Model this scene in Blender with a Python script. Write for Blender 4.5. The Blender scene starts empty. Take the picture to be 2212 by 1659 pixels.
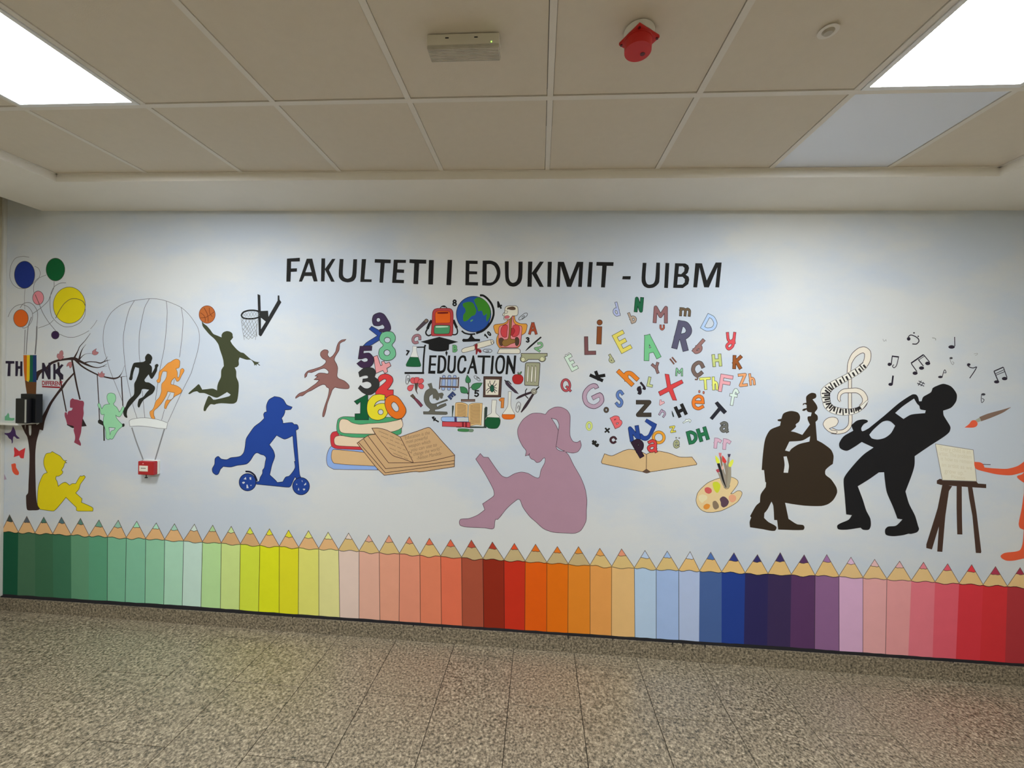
import bpy, bmesh, math, random
from mathutils import Vector
from mathutils.geometry import tessellate_polygon, delaunay_2d_cdt
random.seed(7)
S=bpy.context.scene
COL=S.collection
# ---------------------------------------------------------------- camera, world, exposure
CR=Vector((.9972415,.0686337,.0282632)); CU=Vector((-.0290482,.0104675,.9995232)); CF=Vector((-.0683051,.9975870,-.0124324))
FPX=863.258; W,H=2212,1659
cd=bpy.data.cameras.new('camera'); cam=bpy.data.objects.new('camera',cd); COL.objects.link(cam)
from mathutils import Matrix
cam.matrix_world=Matrix(((CR.x,CU.x,-CF.x,0),(CR.y,CU.y,-CF.y,0),(CR.z,CU.z,-CF.z,0),(0,0,0,1)))
cd.sensor_width=36; cd.lens=36*FPX/W; cd.clip_start=.02
S.camera=cam
wd=bpy.data.worlds.new('world'); S.world=wd; wd.use_nodes=True
wd.node_tree.nodes['Background'].inputs[0].default_value=(.5,.55,.6,1); wd.node_tree.nodes['Background'].inputs[1].default_value=.0
S.view_settings.view_transform='Standard'; S.view_settings.look='None'; S.view_settings.gamma=1; S.view_settings.use_curve_mapping=False
S.view_settings.exposure=1.75
PANEL=14.0          # strength of the ceiling light panels
PANEL_COL=(.885,.955,1.015)
# ---------------------------------------------------------------- sizes (camera at the origin, eye height 1.818 m)
D=2.6858; ZB=-1.818; ZC=1.172; ZS=1.128; XL=-3.947; XR=3.25; YB=-3.4
def ray(x,y): return CF+CR*((x-W/2)/FPX)+CU*((H/2-y)/FPX)
def onY(x,y,Y=D):
    d=ray(x,y); return d*(Y/d.y)
def lin(c): return tuple((v/255/12.92 if v<=10 else ((v/255+.055)/1.055)**2.4) for v in c)
def N(nt,t,**k):
    n=nt.nodes.new(t)
    for a,b in k.items(): setattr(n,a,b)
    return n
_mc={}
def mat(name,col,rough=.6,spec=.35,emit=0,metal=0,var=.06,scale=9,bump=0,gain=1.0):
    key=(name,tuple(col),rough,gain)
    if key in _mc: return _mc[key]
    m=bpy.data.materials.new(name); m.use_nodes=True; nt=m.node_tree; b=nt.nodes['Principled BSDF']
    c=[v*gain for v in lin(col)]; k=max(c)
    if k>.84: c=[v*.84/k for v in c]
    b.inputs['Roughness'].default_value=rough; b.inputs['Specular IOR Level'].default_value=spec; b.inputs['Metallic'].default_value=metal
    tc=N(nt,'ShaderNodeTexCoord'); no=N(nt,'ShaderNodeTexNoise'); no.inputs['Scale'].default_value=scale; no.inputs['Detail'].default_value=4
    geo=N(nt,'ShaderNodeNewGeometry'); nt.links.new(geo.outputs['Position'],no.inputs['Vector'])
    mx=N(nt,'ShaderNodeMix',data_type='RGBA'); mx.inputs['A'].default_value=(*[v*(1-var) for v in c],1); mx.inputs['B'].default_value=(*[min(.9,v*(1+var)) for v in c],1)
    nt.links.new(no.outputs['Fac'],mx.inputs['Factor']); nt.links.new(mx.outputs['Result'],b.inputs['Base Color'])
    if emit:
        b.inputs['Emission Color'].default_value=(*c,1); b.inputs['Emission Strength'].default_value=emit
    if bump:
        n2=N(nt,'ShaderNodeTexNoise'); n2.inputs['Scale'].default_value=260; nt.links.new(geo.outputs['Position'],n2.inputs['Vector'])
        bp=N(nt,'ShaderNodeBump'); bp.inputs['Strength'].default_value=bump; bp.inputs['Distance'].default_value=.002
        nt.links.new(n2.outputs['Fac'],bp.inputs['Height']); nt.links.new(bp.outputs['Normal'],b.inputs['Normal'])
    _mc[key]=m; return m
def setp(o,label=None,cat=None,group=None,kind=None):
    for a,b in (('label',label),('category',cat),('group',group),('kind',kind)):
        if b: o[a]=b
    return o
def meshobj(name,verts,faces,m,parent=None,loc=(0,0,0)):
    me=bpy.data.meshes.new(name); me.from_pydata([tuple(v) for v in verts],[],faces); me.update()
    if m: me.materials.append(m)
    o=bpy.data.objects.new(name,me); COL.objects.link(o); o.location=loc
    if parent: o.parent=parent
    return o
def bmobj(name,bm,m,parent=None,loc=(0,0,0),smooth=False):
    me=bpy.data.meshes.new(name); bmesh.ops.recalc_face_normals(bm,faces=bm.faces[:]); bm.to_mesh(me); bm.free()
    if smooth: me.polygons.foreach_set('use_smooth',[True]*len(me.polygons))
    me.materials.append(m); o=bpy.data.objects.new(name,me); COL.objects.link(o); o.location=loc
    if parent: o.parent=parent
    return o
def box(x0,x1,y0,y1,z0,z1,bev=0,bm=None):
    b2=bmesh.new(); r=bmesh.ops.create_cube(b2,size=1)
    for v in b2.verts: v.co=Vector(((x0+x1)/2+v.co.x*(x1-x0),(y0+y1)/2+v.co.y*(y1-y0),(z0+z1)/2+v.co.z*(z1-z0)))
    if bev: bmesh.ops.bevel(b2,geom=b2.edges[:],offset=bev,segments=2,affect='EDGES',profile=.6)
    if bm is None: return b2
    tmp=bpy.data.meshes.new('tmp'); b2.to_mesh(tmp); b2.free(); bm.from_mesh(tmp); bpy.data.meshes.remove(tmp); return bm
def cyl(r1,r2,z0,z1,x=0,y=0,seg=40,bm=None,caps=True):
    bm=bm or bmesh.new(); a=[];b=[]
    for i in range(seg):
        t=2*math.pi*i/seg; a.append(bm.verts.new((x+r1*math.cos(t),y+r1*math.sin(t),z0))); b.append(bm.verts.new((x+r2*math.cos(t),y+r2*math.sin(t),z1)))
    for i in range(seg): bm.faces.new((a[i],a[(i+1)%seg],b[(i+1)%seg],b[i]))
    if caps: bm.faces.new(a[::-1]); bm.faces.new(b)
    return bm
# ---------------------------------------------------------------- structure materials
def wall_mat():
    m=bpy.data.materials.new('mural_wall_paint'); m.use_nodes=True; nt=m.node_tree; b=nt.nodes['Principled BSDF']; b.inputs['Roughness'].default_value=.6; b.inputs['Specular IOR Level'].default_value=.3
    g=N(nt,'ShaderNodeNewGeometry'); no=N(nt,'ShaderNodeTexNoise'); no.inputs['Scale'].default_value=.95; no.inputs['Detail'].default_value=7; no.inputs['Roughness'].default_value=.58
    mp=N(nt,'ShaderNodeMapping'); mp.inputs['Scale'].default_value=(.8,1,1.5); mp.inputs['Location'].default_value=(2.3,0,.7)
    nt.links.new(g.outputs['Position'],mp.inputs['Vector']); nt.links.new(mp.outputs['Vector'],no.inputs['Vector'])
    cr=N(nt,'ShaderNodeValToRGB'); e=cr.color_ramp.elements
    e[0].position=.44; e[0].color=(.60,.655,.735,1); e[1].position=.58; e[1].color=(.70,.71,.705,1)
    nt.links.new(no.outputs['Fac'],cr.inputs['Fac']); nt.links.new(cr.outputs['Color'],b.inputs['Base Color'])
    n2=N(nt,'ShaderNodeTexNoise'); n2.inputs['Scale'].default_value=160; n2.inputs['Detail'].default_value=3; nt.links.new(g.outputs['Position'],n2.inputs['Vector'])
    bp=N(nt,'ShaderNodeBump'); bp.inputs['Strength'].default_value=.12; bp.inputs['Distance'].default_value=.003; nt.links.new(n2.outputs['Fac'],bp.inputs['Height']); nt.links.new(bp.outputs['Normal'],b.inputs['Normal'])
    return m
def granite(name,dark=1.0,rough=.32):
    m=bpy.data.materials.new(name); m.use_nodes=True; nt=m.node_tree; b=nt.nodes['Principled BSDF']
    g=N(nt,'ShaderNodeNewGeometry'); oi=N(nt,'ShaderNodeObjectInfo')
    ad=N(nt,'ShaderNodeVectorMath',operation='ADD'); ml=N(nt,'ShaderNodeMath',operation='MULTIPLY'); ml.inputs[1].default_value=7
    nt.links.new(oi.outputs['Random'],ml.inputs[0]); nt.links.new(g.outputs['Position'],ad.inputs[0]); nt.links.new(ml.outputs[0],ad.inputs[1])
    n1=N(nt,'ShaderNodeTexNoise'); n1.inputs['Scale'].default_value=76; n1.inputs['Detail'].default_value=5; n1.inputs['Roughness'].default_value=.72
    nt.links.new(ad.outputs[0],n1.inputs['Vector'])
    cr=N(nt,'ShaderNodeValToRGB'); e=cr.color_ramp.elements
    e[0].position=.36; e[0].color=(.05*dark,.048*dark,.033*dark,1); e[1].position=.70; e[1].color=(.70*dark,.585*dark,.41*dark,1)
    for p,c in ((.44,(.17,.137,.092)),(.51,(.28,.228,.155)),(.60,(.44,.362,.25))):
        q=e.new(p); q.color=(c[0]*dark,c[1]*dark,c[2]*dark,1)
    nt.links.new(n1.outputs['Fac'],cr.inputs['Fac'])
    n3=N(nt,'ShaderNodeTexNoise'); n3.inputs['Scale'].default_value=1.3; nt.links.new(ad.outputs[0],n3.inputs['Vector'])
    mx=N(nt,'ShaderNodeMix',data_type='RGBA',blend_type='MULTIPLY'); mx.inputs['Factor'].default_value=.35; nt.links.new(cr.outputs['Color'],mx.inputs['A']); nt.links.new(n3.outputs['Color'],mx.inputs['B'])
    nt.links.new(cr.outputs['Color'],b.inputs['Base Color'])
    b.inputs['Roughness'].default_value=rough; b.inputs['Specular IOR Level'].default_value=.4
    return m
M_wall=wall_mat(); M_gran=granite('floor_granite'); M_skirt=granite('skirting_granite',.85,.4)
M_grout=mat('dark_grout',(44,38,30),.9)
M_plaster=mat('painted_plasterboard',(238,233,224),.7,var=.02,bump=.08)
M_tile=mat('ceiling_tile_board',(216,206,190),.85,var=.03,scale=30,bump=.15)
M_tile_glow=mat('glow_painted_tile',(238,243,255),.25,spec=1.0,var=.01)  # paler, glossier tile colour stands in for light spilling from the right panel
M_bar=mat('grid_bar_enamel',(224,218,208),.45,var=.01)
M_side=mat('side_wall_paint',(190,182,160),.7,var=.03,bump=.1)
M_black=mat('black_plastic',(18,19,22),.35)
M_white=mat('white_plastic',(226,224,216),.4)
M_void=mat('dark_void',(110,104,96),.9)
# ---------------------------------------------------------------- structure
def st(o): o['kind']='structure'; return o
ZT=1.62
st(bmobj('wall_back',box(XL-.12,XR+.12,D,D+.12,ZB-.05,ZT),M_wall))
st(bmobj('wall_left',box(XL-.12,XL,YB,D,ZB-.05,ZT),M_side))
st(bmobj('wall_right',box(XR,XR+.12,YB,D,ZB-.05,ZT),M_side))
st(bmobj('wall_front',box(XL-.12,XR+.12,YB-.12,YB,ZB-.05,ZT),M_side))
st(bmobj('trim_1',box(XL,XL+.018,D-.02,D-.0002,ZB+.105,ZT-.01,.003),mat('corner_bead',(206,204,196),.5)))
fl=st(bmobj('floor',box(XL-.12,XR+.12,YB,D+.1,ZB-.08,ZB-.004),M_grout))
# floor slabs 0.405 x 0.79 m, staggered by half
tw,tl,gp=.4052,.789,.0038
slab=None; i0=-10
for i in range(i0,13):
    x0=-.932+tw*(i+0); off=2.575 if (i%2)!=0 else 2.2055
    k=-1
    while True:
        y1=off+tl*(1-k)-tl; y0=y1-tl; k+=1
        if y1<YB: break
        a,b,c,d=max(x0+gp/2,XL),min(x0+tw-gp/2,XR),max(y0+gp/2,YB),min(y1-gp/2,D)
        if a>=b or c>=d: continue
        full=(abs(b-a-tw+gp)<1e-6 and abs(d-c-tl+gp)<1e-6)
        if full and slab: o=bpy.data.objects.new('floor_tile',slab.data); COL.objects.link(o); o.parent=fl
        else:
            hw,hd=(b-a)/2,(d-c)/2
            o=bmobj('floor_tile',box(-hw,hw,-hd,hd,-.012,0,.0008),M_gran,fl)
            if full: slab=o
        o.location=((a+b)/2,(c+d)/2,ZB)
# skirting
def skirt(name,x0,x1,y0,y1,za,zb):
    v=[(x0,y0,ZB),(x1,y0,ZB),(x1,y1,ZB),(x0,y1,ZB),(x0,y0,za),(x1,y0,zb),(x1,y1,zb),(x0,y1,za)]
    return st(meshobj(name,v,[(0,1,5,4),(1,2,6,5),(2,3,7,6),(3,0,4,7),(4,5,6,7),(3,2,1,0)],M_skirt))
skirt('baseboard_back',XL+.001,XR-.001,D-.012,D-.0001,-1.728,-1.701)
skirt('baseboard_left',XL+.0001,XL+.012,YB,D-.013,-1.724,-1.724)
skirt('baseboard_right',XR-.012,XR-.0001,YB,D-.013,-1.697,-1.697)
# ceiling: dropped plasterboard border around a recessed tile grid; open slot at far left
RX0,RX1,RY1,RY0=-2.985,2.36,2.262,-2.52
cl_=st(bmobj('ceiling',box(XL-.12,XR+.12,YB,D+.1,ZT,ZT+.06),M_plaster))
bm=bmesh.new()
def bpart(x0,x1,y0,y1,z0,z1): box(x0,x1,y0,y1,z0,z1,0,bm)
SX0=-3.65
bpart(SX0,XR-.0005,RY1,D-.0005,ZS,ZT-.001); bpart(SX0,RX0,RY0,RY1,ZS,ZT-.001); bpart(RX1,XR-.0005,RY0,RY1,ZS,ZT-.001); bpart(SX0,XR-.0005,YB+.0005,RY0,ZS,ZT-.001)
bmobj('ceiling_border',bm,M_plaster,cl_)
gx=[.0101+.6*i for i in range(-5,5)]; gy=[1.6815+.6*j for j in range(1,-8,-1)]
BW=.012
panels={(-4,0):'a',(2,0):'b',(-4,-4):'c',(2,-4):'d',(-1,-4):'e'}  # front pair visible; the rear three are unseen additions for fill light
tmesh=None
for i in range(-5,4):
    for j in range(1,-7,-1):
        x0=.0101+.6*i; x1=x0+.6; y1=1.6815+.6*j; y0=y1-.6
        a,b,c,d=max(x0+BW+.001,RX0+.002),min(x1-BW-.0022,RX1-.002),max(y0+BW+.001,RY0+.002),min(y1-BW-.003,RY1-.006)
        if b-a<.02 or d-c<.02: continue
        if (i,j) in panels: continue
        m=M_tile_glow if (i,j)==(2,1) else M_tile
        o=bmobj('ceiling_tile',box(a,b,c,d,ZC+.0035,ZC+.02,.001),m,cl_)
        if m is M_tile_glow: o['label']='ceiling tile beside the right light panel, made whiter and glossier to show its glow'
for x in gx:
    if RX0+.05<x<RX1-.05: bmobj('grid_bar',box(x-BW,x+BW,RY0+.001,RY1-.001,ZC,ZC+.03),M_bar,cl_)
for y in gy:
    if RY0+.05<y<RY1-.05: bmobj('grid_bar',box(RX0+.001,RX1-.001,y-BW,y+BW,ZC-.0004,ZC+.029),M_bar,cl_)
for q in [(RX0+.0005,RX0+.016,RY0+.001,RY1-.001),(RX1-.016,RX1-.0005,RY0+.001,RY1-.001),(RX0+.001,RX1-.001,RY1-.0125,RY1-.0005),(RX0+.001,RX1-.001,RY0+.0005,RY0+.02)]:
    bmobj('edge_angle',box(*q,ZC-.001,ZC+.0028),M_bar,cl_)
bmobj('plenum_lining',box(RX0+.001,RX1-.001,RY0+.001,RY1-.001,ZC+.25,ZC+.26),M_void,cl_)
# light panels
M_lit=mat('lit_diffuser',(255,255,255),.5,var=0)
_b=M_lit.node_tree.nodes['Principled BSDF']; _b.inputs['Emission Color'].default_value=(*PANEL_COL,1); _b.inputs['Emission Strength'].default_value=PANEL
lab={'a':'glowing square ceiling light panel at the upper left','b':'glowing square ceiling light panel at the upper right','c':'unseen ceiling light panel added for fill behind the viewer on the left','d':'unseen ceiling light panel added for fill behind the viewer on the right','e':'unseen ceiling light panel added for fill behind the viewer in the middle'}  # middle rear panel added outside the panel spacing to brighten the lower wall
for (i,j),k in panels.items():
    x0=.0101+.6*i+BW; x1=x0+.6-2*BW; y1=1.6815+.6*j-BW; y0=y1-.6+2*BW
    cx,cy=(x0+x1)/2,(y0+y1)/2; hw=(x1-x0)/2-.001
    e=setp(bpy.data.objects.new('ceiling_light',None),lab[k],'ceiling light','ceiling light panels'); COL.objects.link(e); e.location=(cx,cy,ZC)
    bm=bmesh.new(); fw=.019
    for q in [(-hw,hw,-hw,-hw+fw),(-hw,hw,hw-fw,hw),(-hw,-hw+fw,-hw+fw,hw-fw),(hw-fw,hw,-hw+fw,hw-fw)]: box(*q,-.004,.02,0,bm)
    bmobj('frame',bm,mat('panel_frame',(232,234,236),.4),e)
    bmobj('diffuser',box(-hw+fw,hw-fw,-hw+fw,hw-fw,.001,.006),M_lit,e)
# ---------------------------------------------------------------- mural helpers
FR=[0,0,1.0]
def fr(x,y,s): FR[:]=[x,y,float(s)]
T_=dict(o=None,k=0,base=3)
THINGS=[]
def thing(name,label,cat,base=3,group=None):
    e=bpy.data.objects.new(name,None); COL.objects.link(e); setp(e,label,cat,group)
    T_.update(o=e,k=0,base=base,first=True); THINGS.append(e); return e
def ell(cx,cy,rx,ry,n=36): return [(cx+rx*math.cos(2*math.pi*i/n),cy+ry*math.sin(2*math.pi*i/n)) for i in range(n)]
def parse(s,nc=2):
    P=[];C=[]
    for t in s.split():
        c=t.endswith('!'); t=t.rstrip('!'); P.append(tuple(float(v) for v in t.split(','))); C.append(c)
    return P,C
def smooth(s,closed=True,sharp=False):
    if not isinstance(s,str): return list(s)
    P,C=parse(s)
    if sharp or len(P)<3: return P
    n=len(P); out=[]
    def tan(i,L):
        if C[i%n]: return None
        if not closed and (i==0 or i==n-1): return None
        a,b=P[(i-1)%n],P[(i+1)%n]; v=[b[k]-a[k] for k in range(len(a))]; l=math.hypot(v[0],v[1]) or 1
        return [q/l*L for q in v]
    for i in range(n if closed else n-1):
        a=P[i]; b=P[(i+1)%n]; l=math.hypot(b[0]-a[0],b[1]-a[1]); ta=tan(i,l); tb=tan((i+1)%n,l)
        px=l/FR[2]; m=max(1,min(5,int(px/2.2)))
        ch=[b[k]-a[k] for k in range(len(a))]
        if ta is None and tb is None: m=1
        ta=ta or ch; tb=tb or ch
        for j in range(m):
            t=j/m; h1=2*t**3-3*t*t+1; h2=t**3-2*t*t+t; h3=-2*t**3+3*t*t; h4=t**3-t*t
            out.append(tuple(h1*a[k]+h2*ta[k]*.8+h3*b[k]+h4*tb[k]*.8 for k in range(len(a))))
    if not closed: out.append(P[-1])
    return out
def wp(p,off):
    return onY(FR[0]+p[0]/FR[2],FR[1]+p[1]/FR[2],D-off)
def nextoff():
    o=.0003+T_['base']*.00005+T_['k']*.000005; T_['k']+=1; return o
def gainat(x,y):
    # estimated paint colours were read in uneven light: undo that light
    g=1.14
    if x<420: g*=1+.38*max(0,(420-x)/420)
    if y>850: g*=1+.14*min(1,(y-850)/200)
    if y>1080: g*=1+(.2+.15*min(1,max(0,(x-250)/400)))*min(1,(y-1080)/150)
    if x>1900: g*=1+.3*(x-1900)/312
    return g
def place(name,verts,faces,col):
    px=FR[0]+verts[0][0]/FR[2]; py=FR[1]+verts[0][1]/FR[2]
    g=round(gainat(px,py)*5)/5
    return px,py,mat('paint_'+name if False else 'wall_paint_%d_%d_%d'%tuple(int(c) for c in col),col,.72,.22,gain=g,var=.04,scale=14)
def emitmesh(name,wv,faces,m):
    e=T_['o']
    if T_['first']:
        c=sum((Vector(v) for v in wv),Vector())/len(wv); e.location=(c.x,D-.0003,c.z); T_['first']=False; T_['loc']=e.location.copy()
    L0=T_['loc']
    return meshobj(name,[Vector(v)-L0 for v in wv],faces,m,e)
def A(name,col,s,holes=(),sharp=False):
    rings=[smooth(s,True,sharp)]+[smooth(h,True,sharp) for h in holes]
    off=nextoff(); allp=[p for r in rings for p in r]
    tri=tessellate_polygon([[Vector((p[0],p[1],0)) for p in r] for r in rings])
    px,py,m=place(name,allp,None,col)
    wv=[wp(p,off) for p in allp]; F=[]
    for t in tri:
        a,b,c=(wv[i] for i in t); n=(b-a).cross(c-a)
        if n.length<1e-12: continue
        F.append(tuple(t) if n.y<0 else tuple(t[::-1]))
    return emitmesh(name,wv,F,m)
def ribbonpts(P,W_,closed=False,ext=0):
    P=[p for i,p in enumerate(P) if i==0 or math.hypot(p[0]-P[i-1][0],p[1]-P[i-1][1])>1e-3] if not hasattr(W_,'__len__') else P
    n=len(P); out=[]
    if ext and not closed:
        def e(a,b):
            l=math.hypot(a[0]-b[0],a[1]-b[1]) or 1; return (a[0]+(a[0]-b[0])/l*ext,a[1]+(a[1]-b[1])/l*ext)
        P=[e(P[0],P[1])]+list(P[1:-1])+[e(P[-1],P[-2])]
    for i in range(n):
        a=P[(i-1)%n] if (closed or i>0) else P[i]; c=P[(i+1)%n] if (closed or i<n-1) else P[i]; b=P[i]
        d1=(b[0]-a[0],b[1]-a[1]); d2=(c[0]-b[0],c[1]-b[1]); l1=math.hypot(*d1); l2=math.hypot(*d2)
        if l1<1e-6: d1=d2;l1=l2
        if l2<1e-6: d2=d1;l2=l1
        n1=(-d1[1]/l1,d1[0]/l1); n2=(-d2[1]/l2,d2[0]/l2); mx,my=n1[0]+n2[0],n1[1]+n2[1]; ml=math.hypot(mx,my)
        w=(W_[i] if hasattr(W_,'__len__') else W_)/2
        if ml<.3: out.append(((b[0]+n1[0]*w,b[1]+n1[1]*w),(b[0]-n1[0]*w,b[1]-n1[1]*w))); out.append(((b[0]+n2[0]*w,b[1]+n2[1]*w),(b[0]-n2[0]*w,b[1]-n2[1]*w))); continue
        mx/=ml;my/=ml; k=w/max(.42,mx*n1[0]+my*n1[1])
        out.append(((b[0]+mx*k,b[1]+my*k),(b[0]-mx*k,b[1]-my*k)))
    return out
def ribbon(name,col,P,wd_,closed=False,ext=0,accum=None):
    R=ribbonpts(P,wd_,closed,ext); off=nextoff(); V=[];F=[]
    for a,b in R: V+= [a,b]
    n=len(R)
    for i in range(n if closed else n-1):
        j=(i+1)%n; F.append((2*i,2*j,2*j+1,2*i+1))
    wv=[wp(p,off) for p in V]
    FF=[]
    for f in F:
        nn=(wv[f[1]]-wv[f[0]]).cross(wv[f[2]]-wv[f[0]])+(wv[f[2]]-wv[f[0]]).cross(wv[f[3]]-wv[f[0]])
        FF.append(f if nn.y<0 else f[::-1])
    if accum is not None:
        k=len(accum[0]); accum[0].extend(wv); accum[1].extend([tuple(i+k for i in f) for f in FF]); return
    px,py,m=place(name,V,None,col)
    return emitmesh(name,wv,FF,m)
def L(name,col,s,w,closed=False,sharp=False): return ribbon(name,col,smooth(s,closed,sharp),w,closed)
def TW(name,col,s):
    P=smooth(s,False); return ribbon(name,col,[(p[0],p[1]) for p in P],[p[2] for p in P])
_O=[(50+50*math.cos(2*math.pi*i/24),50+50*math.sin(2*math.pi*i/24)) for i in range(24)]
GL={'A':["0,100! 44,0! 56,0! 100,100!","20,66 80,66"],'B':["0,0! 50,0 90,22 50,46! 0,46!","50,46! 100,73 50,100 0,100! 0,0!"],'C':["100,22 75,2 40,2 6,28 0,50 6,72 40,98 75,98 100,78"],
'D':["c0,0! 45,0 92,25 100,50 92,75 45,100 0,100!"],'E':["100,0! 0,0! 0,100! 100,100!","0,50 80,50"],'F':["100,0! 0,0! 0,100!","0,45 80,45"],'H':["0,0 0,100","100,0 100,100","0,50 100,50"],
'K':["0,0 0,100","100,0 0,58","32,40 100,100"],'L':["0,0! 0,100! 100,100!"],'M':["0,100! 4,0! 50,62! 96,0! 100,100!"],'N':["0,100! 0,0! 100,100! 100,0!"],'O':[_O],'P':["0,100! 0,0! 60,0 100,26 60,54 0,54!"],
'Q':[_O,"62,66 100,100"],'R':["0,100! 0,0! 55,0 98,26 60,54 0,54!","45,54 100,100"],'S':["95,14 60,0 20,8 5,27 30,46 70,56 97,75 75,97 40,100 2,86"],'T':["0,0 100,0","50,0 50,100"],
'Y':["0,0 50,50","100,0 50,50 50,100"],'Z':["0,0! 100,0! 0,100! 100,100!"],'X':["0,0 100,100","100,0 0,100"],
'a':["10,14 45,0 85,12 90,45 90,82 100,98","90,45 40,45 3,70 30,98 65,95 90,75"],'b':["0,0 0,100","0,62 50,46 98,70 55,100 0,92"],'d':["100,0 100,100","100,62 50,46 2,70 45,100 100,92"],
'e':["8,48! 95,48! 85,12 50,0 12,18 0,52 15,88 55,100 92,84"],'f':["100,14 68,0 46,22 42,100","8,40 86,40"],'g':["88,0 86,75 50,100 10,90","86,22 45,2 5,28 45,58 86,40"],'h':["0,0 0,100","0,60 45,38 94,54 100,100"],
'j':["60,0 62,78 30,100 0,86"],'k':["0,0 0,100","92,28 0,70","32,54 98,100"],'m':["0,0 0,100","0,25 26,0 50,22 50,100","50,22 76,0 98,25 98,100"],'n':["0,0 0,100","0,32 50,0 98,32 98,100"],
'r':["0,0 0,100","0,38 40,3 100,16"],'t':["42,0 42,74 64,98 100,88","4,28 92,28"],'u':["0,0 0,62 50,100 100,62 100,0"],'y':["0,5 18,42 50,52 90,36 95,0","95,0 88,75 40,100 8,84 34,64 100,56"],
'8':[[(50+42*math.cos(t/3.),24+24*math.sin(t/3.)) for t in range(19)],[(50+50*math.cos(t/3.),74+26*math.sin(t/3.)) for t in range(19)]],'4':["60,100! 60,0! 0,70! 100,70!"],'1':["5,22 50,0! 50,100!"],'0':[_O],'3':["4,10 50,0 92,24 40,46! 96,72 50,100 2,88"],
'2':["4,22 45,0 92,22 80,52 0,100! 100,100!"],'5':["95,0! 12,0! 8,45! 55,38 98,68 50,100 2,88"],'7':["0,0! 100,0! 40,100!"]}
GL['c']=GL['C'];GL['z']=GL['Z'];GL['x']=GL['X'];GL['i']=["50,34 50,100"]
def union(polys):
    V=[];Fc=[]
    for p in polys:
        ar=sum(p[i][0]*p[(i+1)%len(p)][1]-p[(i+1)%len(p)][0]*p[i][1] for i in range(len(p)))
        if abs(ar)<1e-6: continue
        if ar<0: p=p[::-1]
        k=len(V); V+=[Vector((q[0],q[1])) for q in p]; Fc.append(list(range(k,k+len(p))))
    r=delaunay_2d_cdt(V,[],Fc,1,1e-4)
    return r[0],[f for f,o in zip(r[2],r[5]) if o]
def pieces(P,C,th,closed,ext):
    n=len(P); out=[]; h=th/2
    def turn(i):
        a,b,c=P[i-1],P[i],P[(i+1)%n]; u=(b[0]-a[0],b[1]-a[1]); v=(c[0]-b[0],c[1]-b[1]); l=(math.hypot(*u)*math.hypot(*v)) or 1
        return (u[0]*v[0]+u[1]*v[1])/l
    def sq(i):
        if not closed and i in (0,n-1): return ext
        return h*.92 if (C[i] and abs(turn(i))<.4) else 0
    for i in range(n if closed else n-1):
        j=(i+1)%n; a,b=P[i],P[j]; l=math.hypot(b[0]-a[0],b[1]-a[1])
        if l<1e-6: continue
        d=((b[0]-a[0])/l,(b[1]-a[1])/l); m=(-d[1]*h,d[0]*h); ea,eb=sq(i),sq(j)
        A0=(a[0]-d[0]*ea,a[1]-d[1]*ea); B0=(b[0]+d[0]*eb,b[1]+d[1]*eb)
        out.append([(A0[0]+m[0],A0[1]+m[1]),(B0[0]+m[0],B0[1]+m[1]),(B0[0]-m[0],B0[1]-m[1]),(A0[0]-m[0],A0[1]-m[1])])
    for i in range(n):
        if not closed and i in (0,n-1): continue
        if turn(i)<.999 and not sq(i): out.append(ell(P[i][0],P[i][1],h,h,14))
    return out
def letter(ch,col,cx,cy,w,h,ang,th,outcol=None,ow=9):
    ca,sa=math.cos(math.radians(ang)),math.sin(math.radians(ang)); n=len(ch)
    chw=w if n==1 else (w-(n-1)*th*.45)/n
    for pas in ((0,1) if outcol else (1,)):
        polys=[]; t2=th+ow if pas==0 else (th-ow if outcol else th)
        for q,c in enumerate(ch):
            ox=-w/2+q*(chw+th*.45)
            for sdef in GL[c]:
                closed=not isinstance(sdef,str) or sdef[0]=='c'; s=sdef[1:] if (isinstance(sdef,str) and sdef[0]=='c') else sdef
                if c in '8': closed=True
                if isinstance(s,str):
                    P0,C0=parse(s); fs=FR[2]; FR[2]=100/(h/fs); P2=smooth(s,closed); FR[2]=fs
                    sh={p for p,f in zip(P0,C0) if f}; C2=[tuple(p) in sh for p in P2]
                else: P2=s; C2=[False]*len(s)
                Q=[]
                for p in P2:
                    x=ox+th/2+p[0]/100*(chw-th); y=-h/2+th/2+p[1]/100*(h-th)
                    if c=='i': x=0
                    Q.append((cx+x*ca-y*sa,cy+x*sa+y*ca))
                polys+=pieces(Q,C2,t2,closed,t2/2)
            if c=='i':
                y=-h/2+th*.5; polys.append(ell(cx-y*sa,cy+y*ca,t2*.55,t2*.55,20))
        V,F=union(polys); off=nextoff(); wv=[wp(p,off) for p in V]; FF=[]
        for f in F:
            nn=(wv[f[1]]-wv[f[0]]).cross(wv[f[2]]-wv[f[0]]); FF.append(tuple(f) if nn.y<0 else tuple(f[::-1]))
        px,py,m=place('x',[(cx,cy)],None,outcol if pas==0 else col)
        emitmesh('letter_outline' if pas==0 else 'letter_fill',wv,FF,m)
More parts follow.
